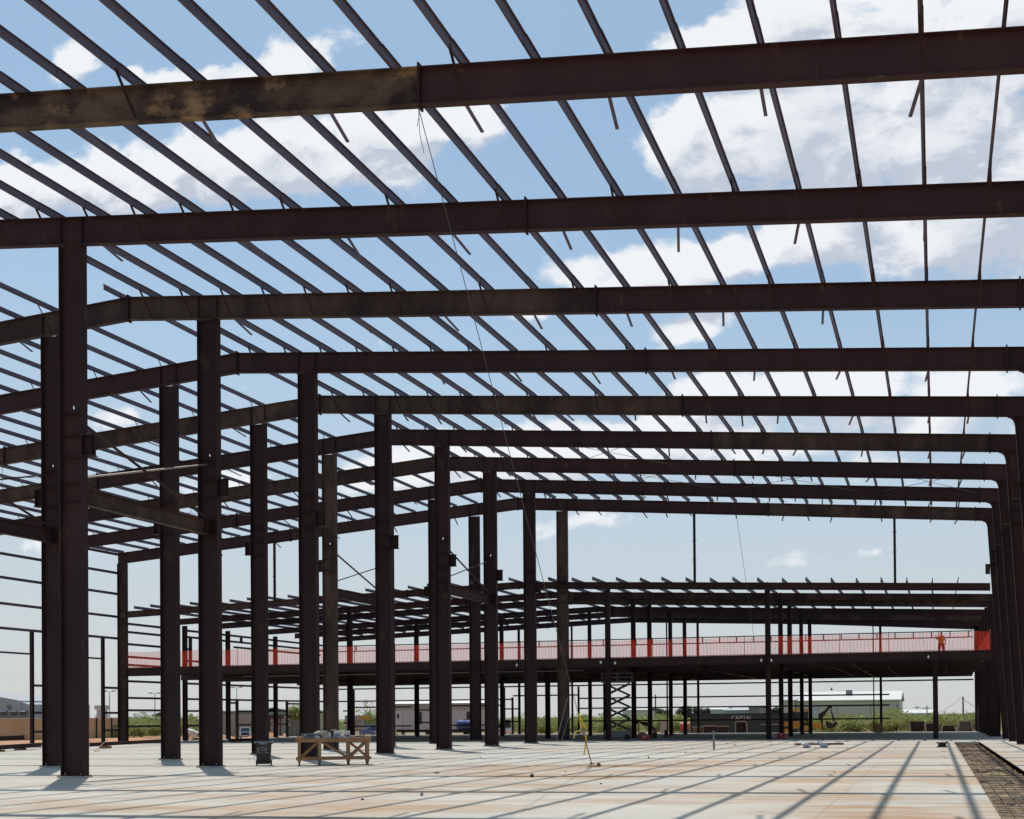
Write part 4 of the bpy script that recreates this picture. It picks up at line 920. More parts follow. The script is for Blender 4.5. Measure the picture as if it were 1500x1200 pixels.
# grey stepped building at far left
G1 = surf('grey_block_wall', (.33, .345, .365), (.29, .30, .32), .6, .4, .7, .7); G2 = surf('slate_band', (.16, .175, .20))
p, q = BG(-30, 150), BG(42, 150); c = (p + q) / 2; w_ = (q - p).length; t = TL('stepped_building', 'grey building with a stepped roofline above the tan fence', 'building', (c.x, c.y, GZ), 0)
H1, H2 = zat(10, 1024, 150), zat(38, 1031, 150); xs = w_ / 2 - (BG(42, 150) - BG(31, 150)).length
P('wall', MB().prism([(-w_ / 2, 0), (xs - .003, 0), (xs - .003, H1 - .3), (-w_ / 2, H1 + .9)], 0, 14), G1, t); P('low_wing', MB().prism([(xs, 0), (w_ / 2, 0), (w_ / 2, H2 - .1), (xs, H2 + .25)], .05, 13), G1, t)
z0, z1 = zat(20, 1049, 150), zat(20, 1040.5, 150)
P('dark_band', MB().box(-w_ / 2, w_ / 2, -.06, -.004, z0 - .6, z1), G2, t)
for i, x in enumerate((6, 21, 34)):
    xx = (BG(x, 150) - c).x; P('window', MB().box(xx - .55, xx + .55, -.10, -.062, z0 + .1, z0 + .55), GLASS, t); P('awning', MB().bar((xx, -.5, z0 + .65), (xx, -.06, z0 + .85), 1.3, .06), LGREY, t)
xx = (BG(14, 150) - c).x; P('wall_lamp', MB().cyl((xx, -.2, H1 - 1.3), (xx, -.002, H1 - 1.2), .32, 10), MGREY, t)
# chimney-like vent behind the fence
p = BG(149.5, 128); t = TL('vent_stack', 'pale grey vent stack with a wide cap behind the tan fence', 'vent stack', tuple(p), 0); z1 = zat(149, 1033.5, 128)
P('shaft', MB().box(-.48, .48, -.4, .4, 0, z1 - .55), LGREY, t); P('collar', MB().box(-.6, .6, -.5, .5, z1 - 1.45, z1 - 1.25), LGREY, t); P('cap', MB().box(-.68, .68, -.6, .6, z1 - .53, z1), LGREY, t, bevel=.05)
def lamp_post(x, yt, Y, label):
    p = BG(x, Y); h_ = zat(x, yt, Y); t = TL('street_lamp', label, 'lamp post', tuple(p), 0, 'tall lamp posts beyond the site')
    P('pole', MB().cyl((0, 0, 0), (0, 0, h_), .13, 8, .07), LGREY, t); P('lamp_arm', MB().bar((-1.0, 0, h_ + .05), (1.0, 0, h_ + .05), .08, .08), LGREY, t)
    for e in (-1, 1): P('lamp_head', MB().box(e * 1.05 - .35, e * 1.05 + .35, -.2, .2, h_ + .1, h_ + .25), MGREY, t)
lamp_post(160.5, 1013.5, 200, 'tall lamp post left of the corner steel column'); lamp_post(227, 1016.5, 200, 'tall lamp post right of the corner steel column'); lamp_post(347, 1008, 230, 'faint lamp post behind the left door opening')
shed('hip_roof_house', 'low white building with a grey roof beyond the bushes at left', 188, 214, 210, 1046, WHITE, surf('shingle', (.26, .27, .28)), rise=1.3, depth=10, eavey=1052, doors=[(.2, .3, 0, 1.8, GLASS, 'window'), (.6, .7, 0, 1.8, GLASS, 'window')])
shed('grey_store', 'plain grey shed beyond the beige fence at left', 326, 372, 150, 1041, surf('store_wall', (.24, .245, .24), (.2, .2, .2), .6), surf('store_roof', (.3, .3, .3)), rise=.5, depth=9, eavey=1043, doors=[(.6, .8, 0, 2, MGREY, 'door')])
p = BG(343, 122); t = TL('panel_fence', 'beige grey panel fence seen through the left door opening', 'fence', tuple(p), face(p)); h_ = zat(343, 1049, 122)
for i in range(4): P('panel', MB().box(-1.7 + i * .9, -1.7 + i * .9 + .88, -.03, .03, 0, h_), surf('panel_beige%d' % i, (.26, .26, .215), (.22, .22, .18), 1), t)
P('top_rail', MB().box(-1.75, 1.95, -.05, .05, h_ + .002, h_ + .1), PALEC, t)
# pickup seen from the front
def truck_front(x, Y, wpx, label, bodym, group=None, name='pickup_truck', rz=0):
    p = BG(x, Y); s = wpx / ppm(p) / 2.0; t = TL(name, label, 'truck', tuple(p), face(p) + rz); t.scale = (s, s, s)
    P('body', MB().prism([(-2.6, .55), (2.7, .55), (2.7, 1.0), (2.5, 1.12), (.9, 1.15), (.9, 1.1), (-2.6, 1.1)], -.95, .95, 'x').prism([(0, 0)] * 3, 0, 0) if False else MB().box(-.98, .98, -2.6, 2.6, .5, 1.12), bodym, t, bevel=.06)
    P('cab', MB().add([(-.92, -1.1, 1.13), (.92, -1.1, 1.13), (.92, 1.0, 1.13), (-.92, 1.0, 1.13), (-.74, -.5, 1.85), (.74, -.5, 1.85), (.74, .8, 1.85), (-.74, .8, 1.85)], [(0, 1, 2, 3), (4, 5, 6, 7), (0, 1, 5, 4), (1, 2, 6, 5), (2, 3, 7, 6), (3, 0, 4, 7)]), bodym, t, bevel=.04)
    P('windscreen', MB().add([(-.80, -1.085, 1.19), (.80, -1.085, 1.19), (.68, -.585, 1.79), (-.68, -.585, 1.79), (-.80, -1.06, 1.17), (.80, -1.06, 1.17), (.68, -.56, 1.77), (-.68, -.56, 1.77)], [(0, 1, 2, 3), (4, 5, 6, 7), (0, 1, 5, 4), (1, 2, 6, 5), (2, 3, 7, 6), (3, 0, 4, 7)]), GLASS, t)
    P('grille', MB().box(-.62, .62, -2.66, -2.605, .62, 1.0), BLACK, t); P('bumper', MB().box(-.99, .99, -2.74, -2.61, .38, .58), LGREY, t)
    for e in (-1, 1):
        P('headlight', MB().box(e * .8 - .14, e * .8 + .14, -2.65, -2.605, .75, .98), WHITE, t)
        P('mirror', MB().box(e * 1.06 - .1, e * 1.06 + .1, -.95, -.85, 1.15, 1.4), BLACK, t)
        for y in (-1.7, 1.7):
            wh = P('wheel', MB().cyl((e * .78 - .12, y, .4), (e * .78 + .12, y, .4), .4, 16), RUBBER, t); P('rim', MB().cyl((e * .905 - .005, y, .4), (e * .905 + .005, y, .4), .22, 12), LGREY, wh)
    return t
truck_front(359, 115, 17, 'pale blue pickup truck facing the site through the left door opening', PALEB)
truck_front(546, 116, 20, 'dark blue truck with a pale hood behind the workbench', BLUE, rz=R(25))
# open shed with dark roof
p = BG(412, 116); t = TL('open_shelter', 'small open shelter with a dark roof behind the hanging tool', 'shelter', tuple(p), face(p)); h_ = zat(412, 1047, 116)
P('roof', MB().box(-1.4, 1.1, -.8, .8, h_ - .45, h_), surf('dark_brown_roof', (.045, .03, .026)), t)
for x in (-1.2, -.1, .5): P('post', MB().box(x - .07, x + .07, -.6, -.46, 0, h_ - .452), DARK, t)
P('back_panel', MB().box(-1.3, .2, .5, .55, 0, h_ - .5), PALEC, t)
m = MB(); q0 = Vector((-59.9, 101.3, 0)); za = W(417, 1050, 100.9).z
t = T('hanging_harness', 'cream coloured work harness hanging from a girt at the left wall', 'harness', (-59.9, 100.9, za - 1))
pa_, pb_ = W(416.5, 1049, 100.8), W(424, 1063, 100.8)
P('upper_strap', MB().bar(pa_, pa_ * .45 + pb_ * .55, .06, .17, (0, 1, 0)), surf('cream_webbing', (.50, .42, .27), (.4, .33, .2), 6), t); P('lower_strap', MB().bar(pa_ * .45 + pb_ * .55, pb_, .05, .15, (0, 1, 0)), surf('cream_webbing_low', (.56, .49, .34)), t); P('hook', MB().tube([W(414, 1041, 100.8), W(416.5, 1049, 100.8)], .03), MGREY, t)
shed('tan_house', 'small tan building above the grey green fence, left of the dusty column', 424, 446, 150, 1045, surf('tan_wall', (.40, .34, .24)), surf('tan_roof', (.5, .47, .4)), rise=.4, depth=6, doors=[(.1, .25, .5, 2.4, GLASS, 'window')])
p = BG(434, 124); t = TL('green_fence', 'grey green panel fence in front of the small tan building', 'fence', tuple(p), face(p)); h_ = zat(434, 1055, 124)
for i in range(3): P('panel', MB().box(-1.0 + i * .8, -1.0 + i * .8 + .78, -.03, .03, 0, h_), surf('panel_green%d' % i, (.12, .14, .115), (.10, .11, .09), 1), t)
# light tower and grey van body behind workbench
p = BG(521, 122); t = TL('box_van', 'grey box van body seen behind the right end of the workbench', 'van', tuple(p), face(p)); h_ = zat(521, 1048, 122)
P('cargo_box', MB().box(-1.2, 1.0, 0, 5, .7, h_), surf('van_grey', (.30, .30, .29), (.26, .26, .25), 1), t, bevel=.04); P('rear_frame', MB().box(-1.15, .95, -.05, -.004, .62, .74), BLACK, t)
P('round_mark', MB().tube([(.35 + .32 * math.cos(a), -.02, h_ - .95 + .32 * math.sin(a)) for a in [.8 + 4.7 * i / 12 for i in range(13)]], .035), MGREY, t); P('round_mark', MB().cyl((-.6, -.03, h_ - .7), (-.6, -.004, h_ - .7), .14, 10), DARK, t)
for x in (-.9, .7): P('wheel', MB().cyl((x - .12, .5, .38), (x + .12, .5, .38), .38, 14), RUBBER, t)
p = BG(535, 118); t = TL('light_tower', 'thin mast with a yellow head standing left of the dark blue truck', 'light tower', tuple(p), face(p)); h_ = zat(535, 1040, 118)
P('mast', MB().cyl((0, 0, .4), (0, 0, h_), .05, 6), DARK, t); P('lamp_bar', MB().box(-.65, .5, -.06, .06, h_ - 1.05, h_ - .6), CATY, t); P('base', MB().box(-.5, .5, -.4, .4, .3, .9), CATY, t); P('wheel', MB().cyl((-.6, 0, .3), (-.52, 0, .3), .3, 12), RUBBER, t); P('wheel', MB().cyl((.52, 0, .3), (.6, 0, .3), .3, 12), RUBBER, t)
t = TL('picket_rack', 'rack of upright pale bars behind the right end of the workbench', 'rack', (W(521, 1075, 110).x, 110, GZ), face(W(521, 1075, 110)))
for i in range(7): P('bar', MB().box(-.66 + i * .2, -.61 + i * .2, -.03, .03, .1, 1.45), PALEC, t)
P('rail', MB().box(-.72, .68, -.05, -.032, .9, 1.0).box(-.72, .68, -.05, -.032, .2, .3), LGREY, t)
# site office trailer
Yt = 121; p, q = BG(577, Yt), BG(708, Yt); c = (p + q) / 2; w_ = (q - p).length; z1 = zat(640, 1026.5, Yt); t = TL('office_trailer', 'long white site office trailer behind the inner columns', 'trailer', (c.x, c.y, GZ), math.atan2(q.y - p.y, q.x - p.x) + R(4))
P('body', MB().box(-w_ / 2, w_ / 2, 0, 3.4, .75, z1 - .3), surf('trailer_wall', (.50, .52, .51), (.45, .47, .46), 1, .4, .7, .5), t)
P('roof', MB().prism([(-.15, z1 - .298), (1.7, z1), (3.55, z1 - .298)], -w_ / 2 - .1, w_ / 2 + .1, 'x'), WHITE, t)
P('eave_band', MB().box(-w_ / 2, w_ / 2, -.05, -.003, z1 - 1.0, z1 - .32), surf('trailer_band', (.33, .33, .31)), t)
xx = lambda px: (px - 577) / 131 * w_ - w_ / 2
d = P('door', MB().box(xx(582), xx(591), -.06, -.004, .8, 2.85), surf('trailer_door', (.56, .56, .53)), t); P('window', MB().box(xx(583.5), xx(587), -.085, -.062, 2.0, 2.5), GLASS, d)
for a, b in ((683, 690), (612, 619)):
    wd = P('window', MB().box(xx(a), xx(b), -.06, -.004, 1.4, 2.7), BLACK, t); P('pane', MB().box(xx(a) + .06, xx(b) - .06, -.075, -.062, 1.46, 2.02).box(xx(a) + .06, xx(b) - .06, -.075, -.062, 2.08, 2.64), GLASS, wd)
P('air_conditioner', MB().box(-w_ / 2 - .5, -w_ / 2 - .004, 1, 2, 1.6, 2.6), MGREY, t)
P('skirt_shadow_gap', MB().box(-w_ / 2 + .3, w_ / 2 - .3, .3, 3, .45, .748), DARK, t)  # dark solid box standing in for the shadow under the trailer body
for x in (-1.2, -.3, .6): P('wheel', MB().cyl((x, .1, .36), (x, .35, .36), .36, 14), RUBBER, t)
for x in (-w_ * .4, w_ * .4): P('jack_stand', MB().box(x - .15, x + .15, .2, .6, 0, .448), PALEC, t)
P('step', MB().box(xx(582), xx(591), -1.1, -.1, .45, .55).box(xx(582), xx(591), -1.5, -1.11, .2, .3), CARD, t)
# blue tank trailer
p = BG(681, 113); t = TL('tank_trailer', 'blue tank trailer parked in front of the white office trailer', 'trailer', tuple(p), face(p) + R(12))
P('tank', MB().cyl((-.75, 0, 1.25), (.75, 0, 1.25), .55, 18).cyl((-.9, 0, 1.25), (-.75, 0, 1.25), .35, 18, .55).cyl((.75, 0, 1.25), (.9, 0, 1.25), .55, 18, .35), BLUE, t, smooth=True); P('frame', MB().box(-1.1, 1.3, -.35, .35, .5, .68), BLACK, t); P('hatch', MB().cyl((0, 0, 1.78), (0, 0, 1.9), .2, 12), LGREY, t); P('drawbar', MB().bar((-1.1, 0, .58), (-1.9, 0, .5), .1, .1), BLACK, t)
for e in (-1, 1): P('wheel', MB().cyl((.3, e * .55 - .09, .36), (.3, e * .55 + .09, .36), .36, 14), RUBBER, t)
# golf cart
p = BG(737, 113); t = TL('golf_cart', 'white golf cart with a flat roof behind the sixth inner column', 'golf cart', tuple(p), face(p) + R(-62))
P('body', MB().prism([(-1.1, .35), (1.15, .35), (1.2, .75), (.75, .95), (.45, .55), (-.2, .55), (-.3, .8), (-1.1, .85)], -.58, .58), WHITE, t); P('roof', MB().box(-.95, .75, -.62, .62, 1.78, 1.86), WHITE, t, bevel=.03); P('seat', MB().box(-.75, -.1, -.5, .5, .86, .98).box(-.8, -.7, -.5, .5, .99, 1.35), BLACK, t); P('windscreen', MB().bar((.68, 0, .97), (.55, 0, 1.76), 1.0, .02, (1, 0, 0)), GLASS, t)
for x in (-.9, .6):
    for y in (-.55, .55): P('roof_post', MB().cyl((x, y, .85), (x, y, 1.778), .025, 6), MGREY, t); P('wheel', MB().cyl((x * 1.0, y * 1.02 - .09, .24), (x * 1.0, y * 1.02 + .09, .24), .24, 12), RUBBER, t)
# tow-behind mixer at left
p = BG(280, 91); t = TL('cement_mixer', 'small towed cement mixer with a tilted white drum by the left wall', 'mixer', tuple(p), face(p) + R(15)); t.scale = (.72, .72, .72)
P('drum', MB().cyl((-.1, 0, 1.35), (.55, -.1, .95), .45, 16, .52).cyl((-.1, 0, 1.35), (-.5, .06, 1.6), .45, 16, .25), WHITE, t, smooth=True); P('frame', MB().bar((-1.0, -.4, .55), (.9, -.4, .5), .09, .09).bar((-1.0, .4, .55), (.9, .4, .5), .09, .09).bar((0, -.5, .5), (0, .5, .5), .1, .1), surf('mixer_pink', (.42, .24, .2)), t); P('side_panel', MB().box(-1.0, -.35, -.47, -.4, .5, 1.15), surf('mixer_panel', (.50, .33, .29), (.3, .2, .18), 5), t)
for y in (-.55, .55): P('wheel', MB().cyl((.55, y - .09, .34), (.55, y + .09, .34), .34, 14), RUBBER, t)
# container with lettering
Yc = 128; p, q = BG(1012, Yc), BG(1166, Yc - 2); c = (p + q) / 2; w_ = (q - p).length; z1 = zat(1090, 1045, Yc); t = TL('shipping_container', 'long dark grey green container lettered CAPITAL behind the low building', 'container', (c.x, c.y, GZ), math.atan2(q.y - p.y, q.x - p.x))
m = MB(); x = -w_ / 2; pts = []
while x < w_ / 2 - .3: pts += [(x, .04), (x + .07, 0), (x + .16, 0), (x + .23, .04)]; x += .28
pts.append((w_ / 2, .04))
for a, o_ in pts: m.v += [(a, o_, .16), (a, o_, z1 - .12)]
for i in range(len(pts) - 1): m.f.append((2 * i, 2 * i + 2, 2 * i + 3, 2 * i + 1)); m.mi.append(0)
m.box(-w_ / 2, w_ / 2, .06, 2.4, .1, z1 - .05)
P('corrugated_wall', m, CONT, t); P('top_rail', MB().box(-w_ / 2 - .02, w_ / 2 + .02, -.04, .05, z1 - .118, z1), CONT, t); P('bottom_rail', MB().box(-w_ / 2 - .02, w_ / 2 + .02, -.04, .05, .05, .158), CONT, t)
for e in (-1, 1): P('corner_post', MB().box(e * w_ / 2 - .07, e * w_ / 2 + .07, -.05, .1, .05, z1 + .01), CONT, t)
tm = textmesh('CAPITAL', .62); cx_ = (1088 - 1012) / 154 * w_ - w_ / 2; zt_ = zat(1088, 1054.4, Yc)
tm.v = [(v[0] * 1.0 + cx_, v[1] - .025, v[2] + zt_) for v in tm.v]; P('lettering', tm, surf('letter_white', (.52, .53, .52)), t)
P('ladder_rail', MB().box(-w_ / 2 + 8.2, w_ / 2 - .2, -.16, -.1, .95, 1.03), PALEC, t)
# precast pieces in front of it
def precast(x0, x1, y0, y1, Y, label, kind, mat=PRECAST):
    p = BG((x0 + x1) / 2, Y); w_ = (x1 - x0) / ppm(p); h_ = zat((x0 + x1) / 2, y0, Y); t = TL('precast_piece', label, 'concrete piece', tuple(p), face(p) * .6, 'precast pieces behind the slab')
    if kind == 'box':
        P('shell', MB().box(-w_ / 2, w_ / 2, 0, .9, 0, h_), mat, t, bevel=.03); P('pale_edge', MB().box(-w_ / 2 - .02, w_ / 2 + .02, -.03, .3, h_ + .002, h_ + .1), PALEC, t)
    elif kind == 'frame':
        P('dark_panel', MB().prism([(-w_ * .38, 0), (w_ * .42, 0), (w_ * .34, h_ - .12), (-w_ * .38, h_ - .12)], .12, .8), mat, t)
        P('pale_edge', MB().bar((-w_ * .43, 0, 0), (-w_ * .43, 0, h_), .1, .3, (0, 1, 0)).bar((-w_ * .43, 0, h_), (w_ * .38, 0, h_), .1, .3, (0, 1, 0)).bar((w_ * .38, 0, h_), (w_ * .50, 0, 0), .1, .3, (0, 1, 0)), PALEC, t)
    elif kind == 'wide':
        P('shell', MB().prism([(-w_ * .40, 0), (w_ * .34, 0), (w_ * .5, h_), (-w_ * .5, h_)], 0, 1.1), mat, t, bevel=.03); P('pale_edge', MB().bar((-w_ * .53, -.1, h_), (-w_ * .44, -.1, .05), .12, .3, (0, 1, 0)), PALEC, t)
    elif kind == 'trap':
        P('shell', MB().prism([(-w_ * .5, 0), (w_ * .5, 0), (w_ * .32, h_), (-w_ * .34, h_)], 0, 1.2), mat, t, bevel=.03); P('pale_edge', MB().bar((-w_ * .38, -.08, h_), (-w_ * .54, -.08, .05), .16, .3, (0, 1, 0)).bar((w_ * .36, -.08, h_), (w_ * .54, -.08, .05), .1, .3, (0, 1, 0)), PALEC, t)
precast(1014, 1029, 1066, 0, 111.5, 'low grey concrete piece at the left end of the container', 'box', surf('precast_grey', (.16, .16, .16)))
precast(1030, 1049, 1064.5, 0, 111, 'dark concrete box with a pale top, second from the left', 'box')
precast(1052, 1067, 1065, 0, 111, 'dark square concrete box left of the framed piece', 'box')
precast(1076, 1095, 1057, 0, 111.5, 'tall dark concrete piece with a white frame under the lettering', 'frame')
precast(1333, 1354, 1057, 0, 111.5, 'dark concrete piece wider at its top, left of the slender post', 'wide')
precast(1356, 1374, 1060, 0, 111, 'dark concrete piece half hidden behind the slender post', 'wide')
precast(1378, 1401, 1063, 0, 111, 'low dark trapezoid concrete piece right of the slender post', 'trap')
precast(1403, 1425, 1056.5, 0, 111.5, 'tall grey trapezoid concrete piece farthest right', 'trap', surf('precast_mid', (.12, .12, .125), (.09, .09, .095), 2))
# rack of materials by the right wall
p = W(1438, 1076, 104); t = TL('material_rack', 'tall narrow rack of dark and pale items beside the right wall columns', 'rack', (p.x, p.y, 0), 0)
for x in (-.26, .26): P('upright', MB().box(x - .03, x + .03, -.3, .3, .002, 2.15), BLACK, t)
for i, z in enumerate((.25, .75, 1.25, 1.75)):
    sh_ = P('shelf', MB().box(-.228, .228, -.3, .3, z, z + .03), MGREY, t); P('stored_item', blob(.0, 0, z + .20, .19, .2, .165, 80 + i, 10, 6, .2), (PALEC, DARK, PALEC, BLACK)[i], sh_)
P('cylinder', MB().cyl((-.05, 0, 1.785), (-.05, 0, 2.4), .14, 12), BLACK, t)
# red tank and grey cabinet
p = BG(1003, 116); t = TL('fuel_tank', 'faded red fuel tank on skids left of the container', 'tank', tuple(p), face(p)); P('tank', MB().cyl((-.5, 0, .95), (.45, 0, .95), .42, 16), surf('faded_red', (.50, .13, .10), (.4, .1, .08), 3), t, smooth=True); P('skid', MB().box(-.5, .5, -.35, -.25, 0, .52).box(-.5, .5, .25, .35, 0, .52), MGREY, t); P('filler_cap', MB().cyl((0, 0, 1.36), (0, 0, 1.46), .1, 8), BLACK, t)
p = BG(973, 117); t = TL('cabinet', 'pale grey cabinet standing in the bushes behind the drum', 'cabinet', tuple(p), face(p)); P('case', MB().box(-.42, .42, 0, .5, .1, 1.45), LGREY, t, bevel=.02); P('door', MB().box(-.36, .36, -.03, -.003, .18, 1.36), surf('cab_door', (.40, .42, .43)), t); P('plinth', MB().box(-.45, .45, 0, .5, 0, .098), PALEC, t)
# backhoe loader
Yb_ = 119; p = BG(1176, Yb_); pm = ppm(p); t = TL('backhoe', 'yellow backhoe digger with its black arm folded, right of the container', 'digger', tuple(p), face(p)); X_ = lambda px: (px - 1176) / pm; Z_ = lambda py: zat(1180, py, Yb_)
P('chassis', MB().prism([(X_(1148), .6), (X_(1203), .6), (X_(1203), 1.15), (X_(1186), 1.25), (X_(1165), 1.35), (X_(1148), 1.25)], -.6, .6), CATY, t, bevel=.04)
cb = P('cab', MB().box(X_(1161), X_(1163), -.65, .65, 1.36, Z_(1042)).box(X_(1172), X_(1173.5), -.65, .65, 1.3, Z_(1042)).box(X_(1182), X_(1184), -.65, .65, 1.26, Z_(1042)), BLACK, t); P('window', MB().box(X_(1163.2), X_(1171.8), -.6, .6, 1.4, Z_(1043)).box(X_(1173.7), X_(1181.8), -.6, .6, 1.32, Z_(1043)), GLASS, cb); P('cab_roof', MB().box(X_(1159), X_(1186), -.75, .75, Z_(1041.8), Z_(1038.5)), CATY, t, bevel=.03)
for x, r_ in ((1152, .42), (1180, .62)):
    for y in (-.85, .6): wh = P('wheel', MB().cyl((X_(x), y, r_), (X_(x), y + .3, r_), r_, 18), RUBBER, t); P('rim', MB().cyl((X_(x), y - .02, r_), (X_(x), y - .002, r_), r_ * .5, 12), CATY, wh)
P('front_bucket', MB().prism([(X_(1143), .1), (X_(1148), .1), (X_(1148.5), .9), (X_(1146), 1.0)], -.95, .95), CATY, t)
P('stabiliser', MB().bar((X_(1199), -.7, 1.1), (X_(1202), -1.0, .08), .12, .12).box(X_(1199), X_(1205), -1.15, -.85, 0, .078), CATY, t)
P('swing_post', MB().box(X_(1201.5), X_(1205), -.25, .25, .55, Z_(1053)), BLACK, t)
P('boom', MB().prism([(X_(1198), Z_(1055)), (X_(1203.5), Z_(1054)), (X_(1214), Z_(1039.5)), (X_(1217), Z_(1034.5)), (X_(1213), Z_(1034.5)), (X_(1208), Z_(1041)), (X_(1199), Z_(1046))], -.14, .14), BLACK, t)
P('stick', MB().prism([(X_(1215), Z_(1034.5)), (X_(1218.5), Z_(1035)), (X_(1222.5), Z_(1057)), (X_(1220), Z_(1058))], -.11, .11), BLACK, t)
P('hydraulic_ram', MB().cyl((X_(1217.5), -.2, Z_(1038)), (X_(1221.5), -.2, Z_(1050)), .06, 8), LGREY, t)
P('bucket', MB().prism([(X_(1209.5), Z_(1056)), (X_(1219), Z_(1061)), (X_(1224), Z_(1057)), (X_(1226), Z_(1060)), (X_(1224), Z_(1064.5)), (X_(1216), Z_(1067.5)), (X_(1209.5), Z_(1065))], -.35, .35), BLACK, t, bevel=.03)
# poles, wires, far roofs
def pole(x, yt, Y, label, arm=True):
    p = BG(x, Y); h_ = zat(x, yt, Y); t = TL('utility_pole', label, 'utility pole', tuple(p), 0, 'utility poles on the horizon'); P('pole', MB().cyl((0, 0, 0), (0, 0, h_), .14, 7, .1), BARK, t)
    if arm: P('crossarm', MB().box(-1, 1, -.06, .06, h_ - .6, h_ - .45), BARK, t)
    return Vector((p.x, p.y, GZ + h_))
pa_ = pole(1411, 1020.5, 170, 'tall utility pole standing above the bushes at right', False); pb_ = pole(1358, 1034, 260, 'small distant utility pole left of the slender post'); pc_ = pole(1343.5, 1034, 330, 'faint far utility pole above the white roofs'); pole(1334, 1039, 330, 'faintest utility pole over the far white roofs'); pole(960.5, 1017.5, 180, 'thin pole behind the brown tarp', False)
for i, (a, b) in enumerate(((pa_, W(1330, 1052, 150)), (pa_ + Vector((0, 0, -.3)), W(1450, 1028, 170)), (pb_, pc_))):
    pts = [a.lerp(b, k / 8) + Vector((0, 0, -.9 * math.sin(math.pi * k / 8))) for k in range(9)]; M('power_line', MB().tube(pts, .025, 4), WIRE, ('sagging power line running left from the tall utility pole', 'power line running right from the tall utility pole', 'faint power line between the far poles')[i], 'power line')
shed('white_roof_store', 'low white roofed building on the horizon left of the slender post', 1322, 1366, 300, 1042, WHITE, WROOF, rise=.9, depth=20, eavey=1045.5, doors=[(.3, .4, 0, 2, MGREY, 'door')])
shed('far_shed', 'far pale flat building above the left part of the container', 1034, 1060, 320, 1040, LGREY, WROOF, rise=.6, depth=20, doors=[(.2, .3, 0, 2.5, MGREY, 'door')])
shed('far_shed', 'far grey flat building above the container lettering', 1059, 1098, 310, 1041, surf('far_grey', (.33, .34, .36)), surf('far_roof', (.4, .41, .43)), rise=.5, depth=20, doors=[(.5, .6, 0, 2.5, MGREY, 'door')])
shed('far_shed', 'far dark block with red marks above the right part of the container', 1097, 1112, 300, 1036.5, surf('far_dark', (.17, .16, .16)), surf('far_dark_roof', (.22, .21, .21)), rise=.3, depth=14, doors=[(.35, .75, 1.6, 2.3, RED, 'sign_board')])
shed('cream_store', 'low cream building behind the scissor lift and posts', 912, 948, 230, 1041, surf('cream_wall', (.58, .53, .46)), WROOF, rise=.5, depth=12, doors=[(.1, .2, 0, 2.5, MGREY, 'door')])

# ------------------------------------------------------------------ bushes and trees
def bush_mesh(seed, w, h, nleaf, lobes=9, ls=.16):
    rr = random.Random(seed); m = MB(); C_ = []
    for i in range(lobes): C_.append((rr.uniform(-.5, .5) * w, rr.uniform(-.4, .4) * w, h * rr.uniform(.25, .82), rr.uniform(.22, .42) * h))
    for i in range(nleaf):
        cx, cy, cz, r_ = rr.choice(C_); d_ = Vector((rr.gauss(0, 1), rr.gauss(0, 1), rr.gauss(0, 1))).normalized() * r_ * rr.uniform(.45, 1.15) ; p = Vector((cx, cy, cz)) + Vector((d_.x * 1.2, d_.y * 1.2, d_.z))
        if p.z < .04: continue
        a = Vector((rr.gauss(0, 1), rr.gauss(0, 1), rr.gauss(0, .6))).normalized(); b = a.cross(Vector((rr.gauss(0, 1), rr.gauss(0, 1), rr.gauss(0, 1)))).normalized(); s_ = ls * rr.uniform(.5, 1.3)
        m.add([p - a * s_, p + b * s_ * .32, p + a * s_, p - b * s_ * .32], [(0, 1, 2, 3)])
    for i in range(int(lobes * 2.2)):                # feathery shoots on top
        cx, cy, cz, r_ = rr.choice(C_); p = Vector((cx + rr.uniform(-.3, .3), cy, cz + r_ * .8)); q = p + Vector((rr.uniform(-.25, .25), rr.uniform(-.2, .2), rr.uniform(.2, .5) * h * .45))
        for k in range(9):
            c = p.lerp(q, k / 8); a = Vector((rr.gauss(0, 1), rr.gauss(0, 1), rr.gauss(.4, .5))).normalized(); b = a.cross(Vector((0, 1, .3))).normalized(); s_ = ls * .65; m.add([c - a * s_, c + b * s_ * .3, c + a * s_, c - b * s_ * .3], [(0, 1, 2, 3)])
    st = MB()
    for i in range(6):
        cx, cy, cz, r_ = C_[i % lobes]; st.tube([(rr.uniform(-.1, .1), rr.uniform(-.1, .1), 0), (cx * .5, cy * .5, cz * .5), (cx, cy, cz)], .03, 5)
    return m, st
protos = []
for s_ in range(5):
    m, st = bush_mesh(100 + s_, 3.6, 2.4, 2600, 11)
    t = TL('mesquite_bush', '', 'bush', (0, 0, GZ)); P('foliage', m, LEAF, t); P('stems', st, BARK, t); protos.append(t)
used = [False] * 5
def bush(x, Y, h, label, group, i, sw=1.0):
    p = BG(x, Y); s = h / 2.75; k = i % 5
    if not used[k]:
        o = protos[k]; used[k] = True; o.location = p; o.rotation_euler = (0, 0, i * 1.7); o.scale = (s * sw, s * sw, s); o['label'] = label
    else: o = dup(protos[k], p, i * 1.7, label, (s * sw, s * sw, s))
    o['group'] = group
i = 0; rr = random.Random(5)
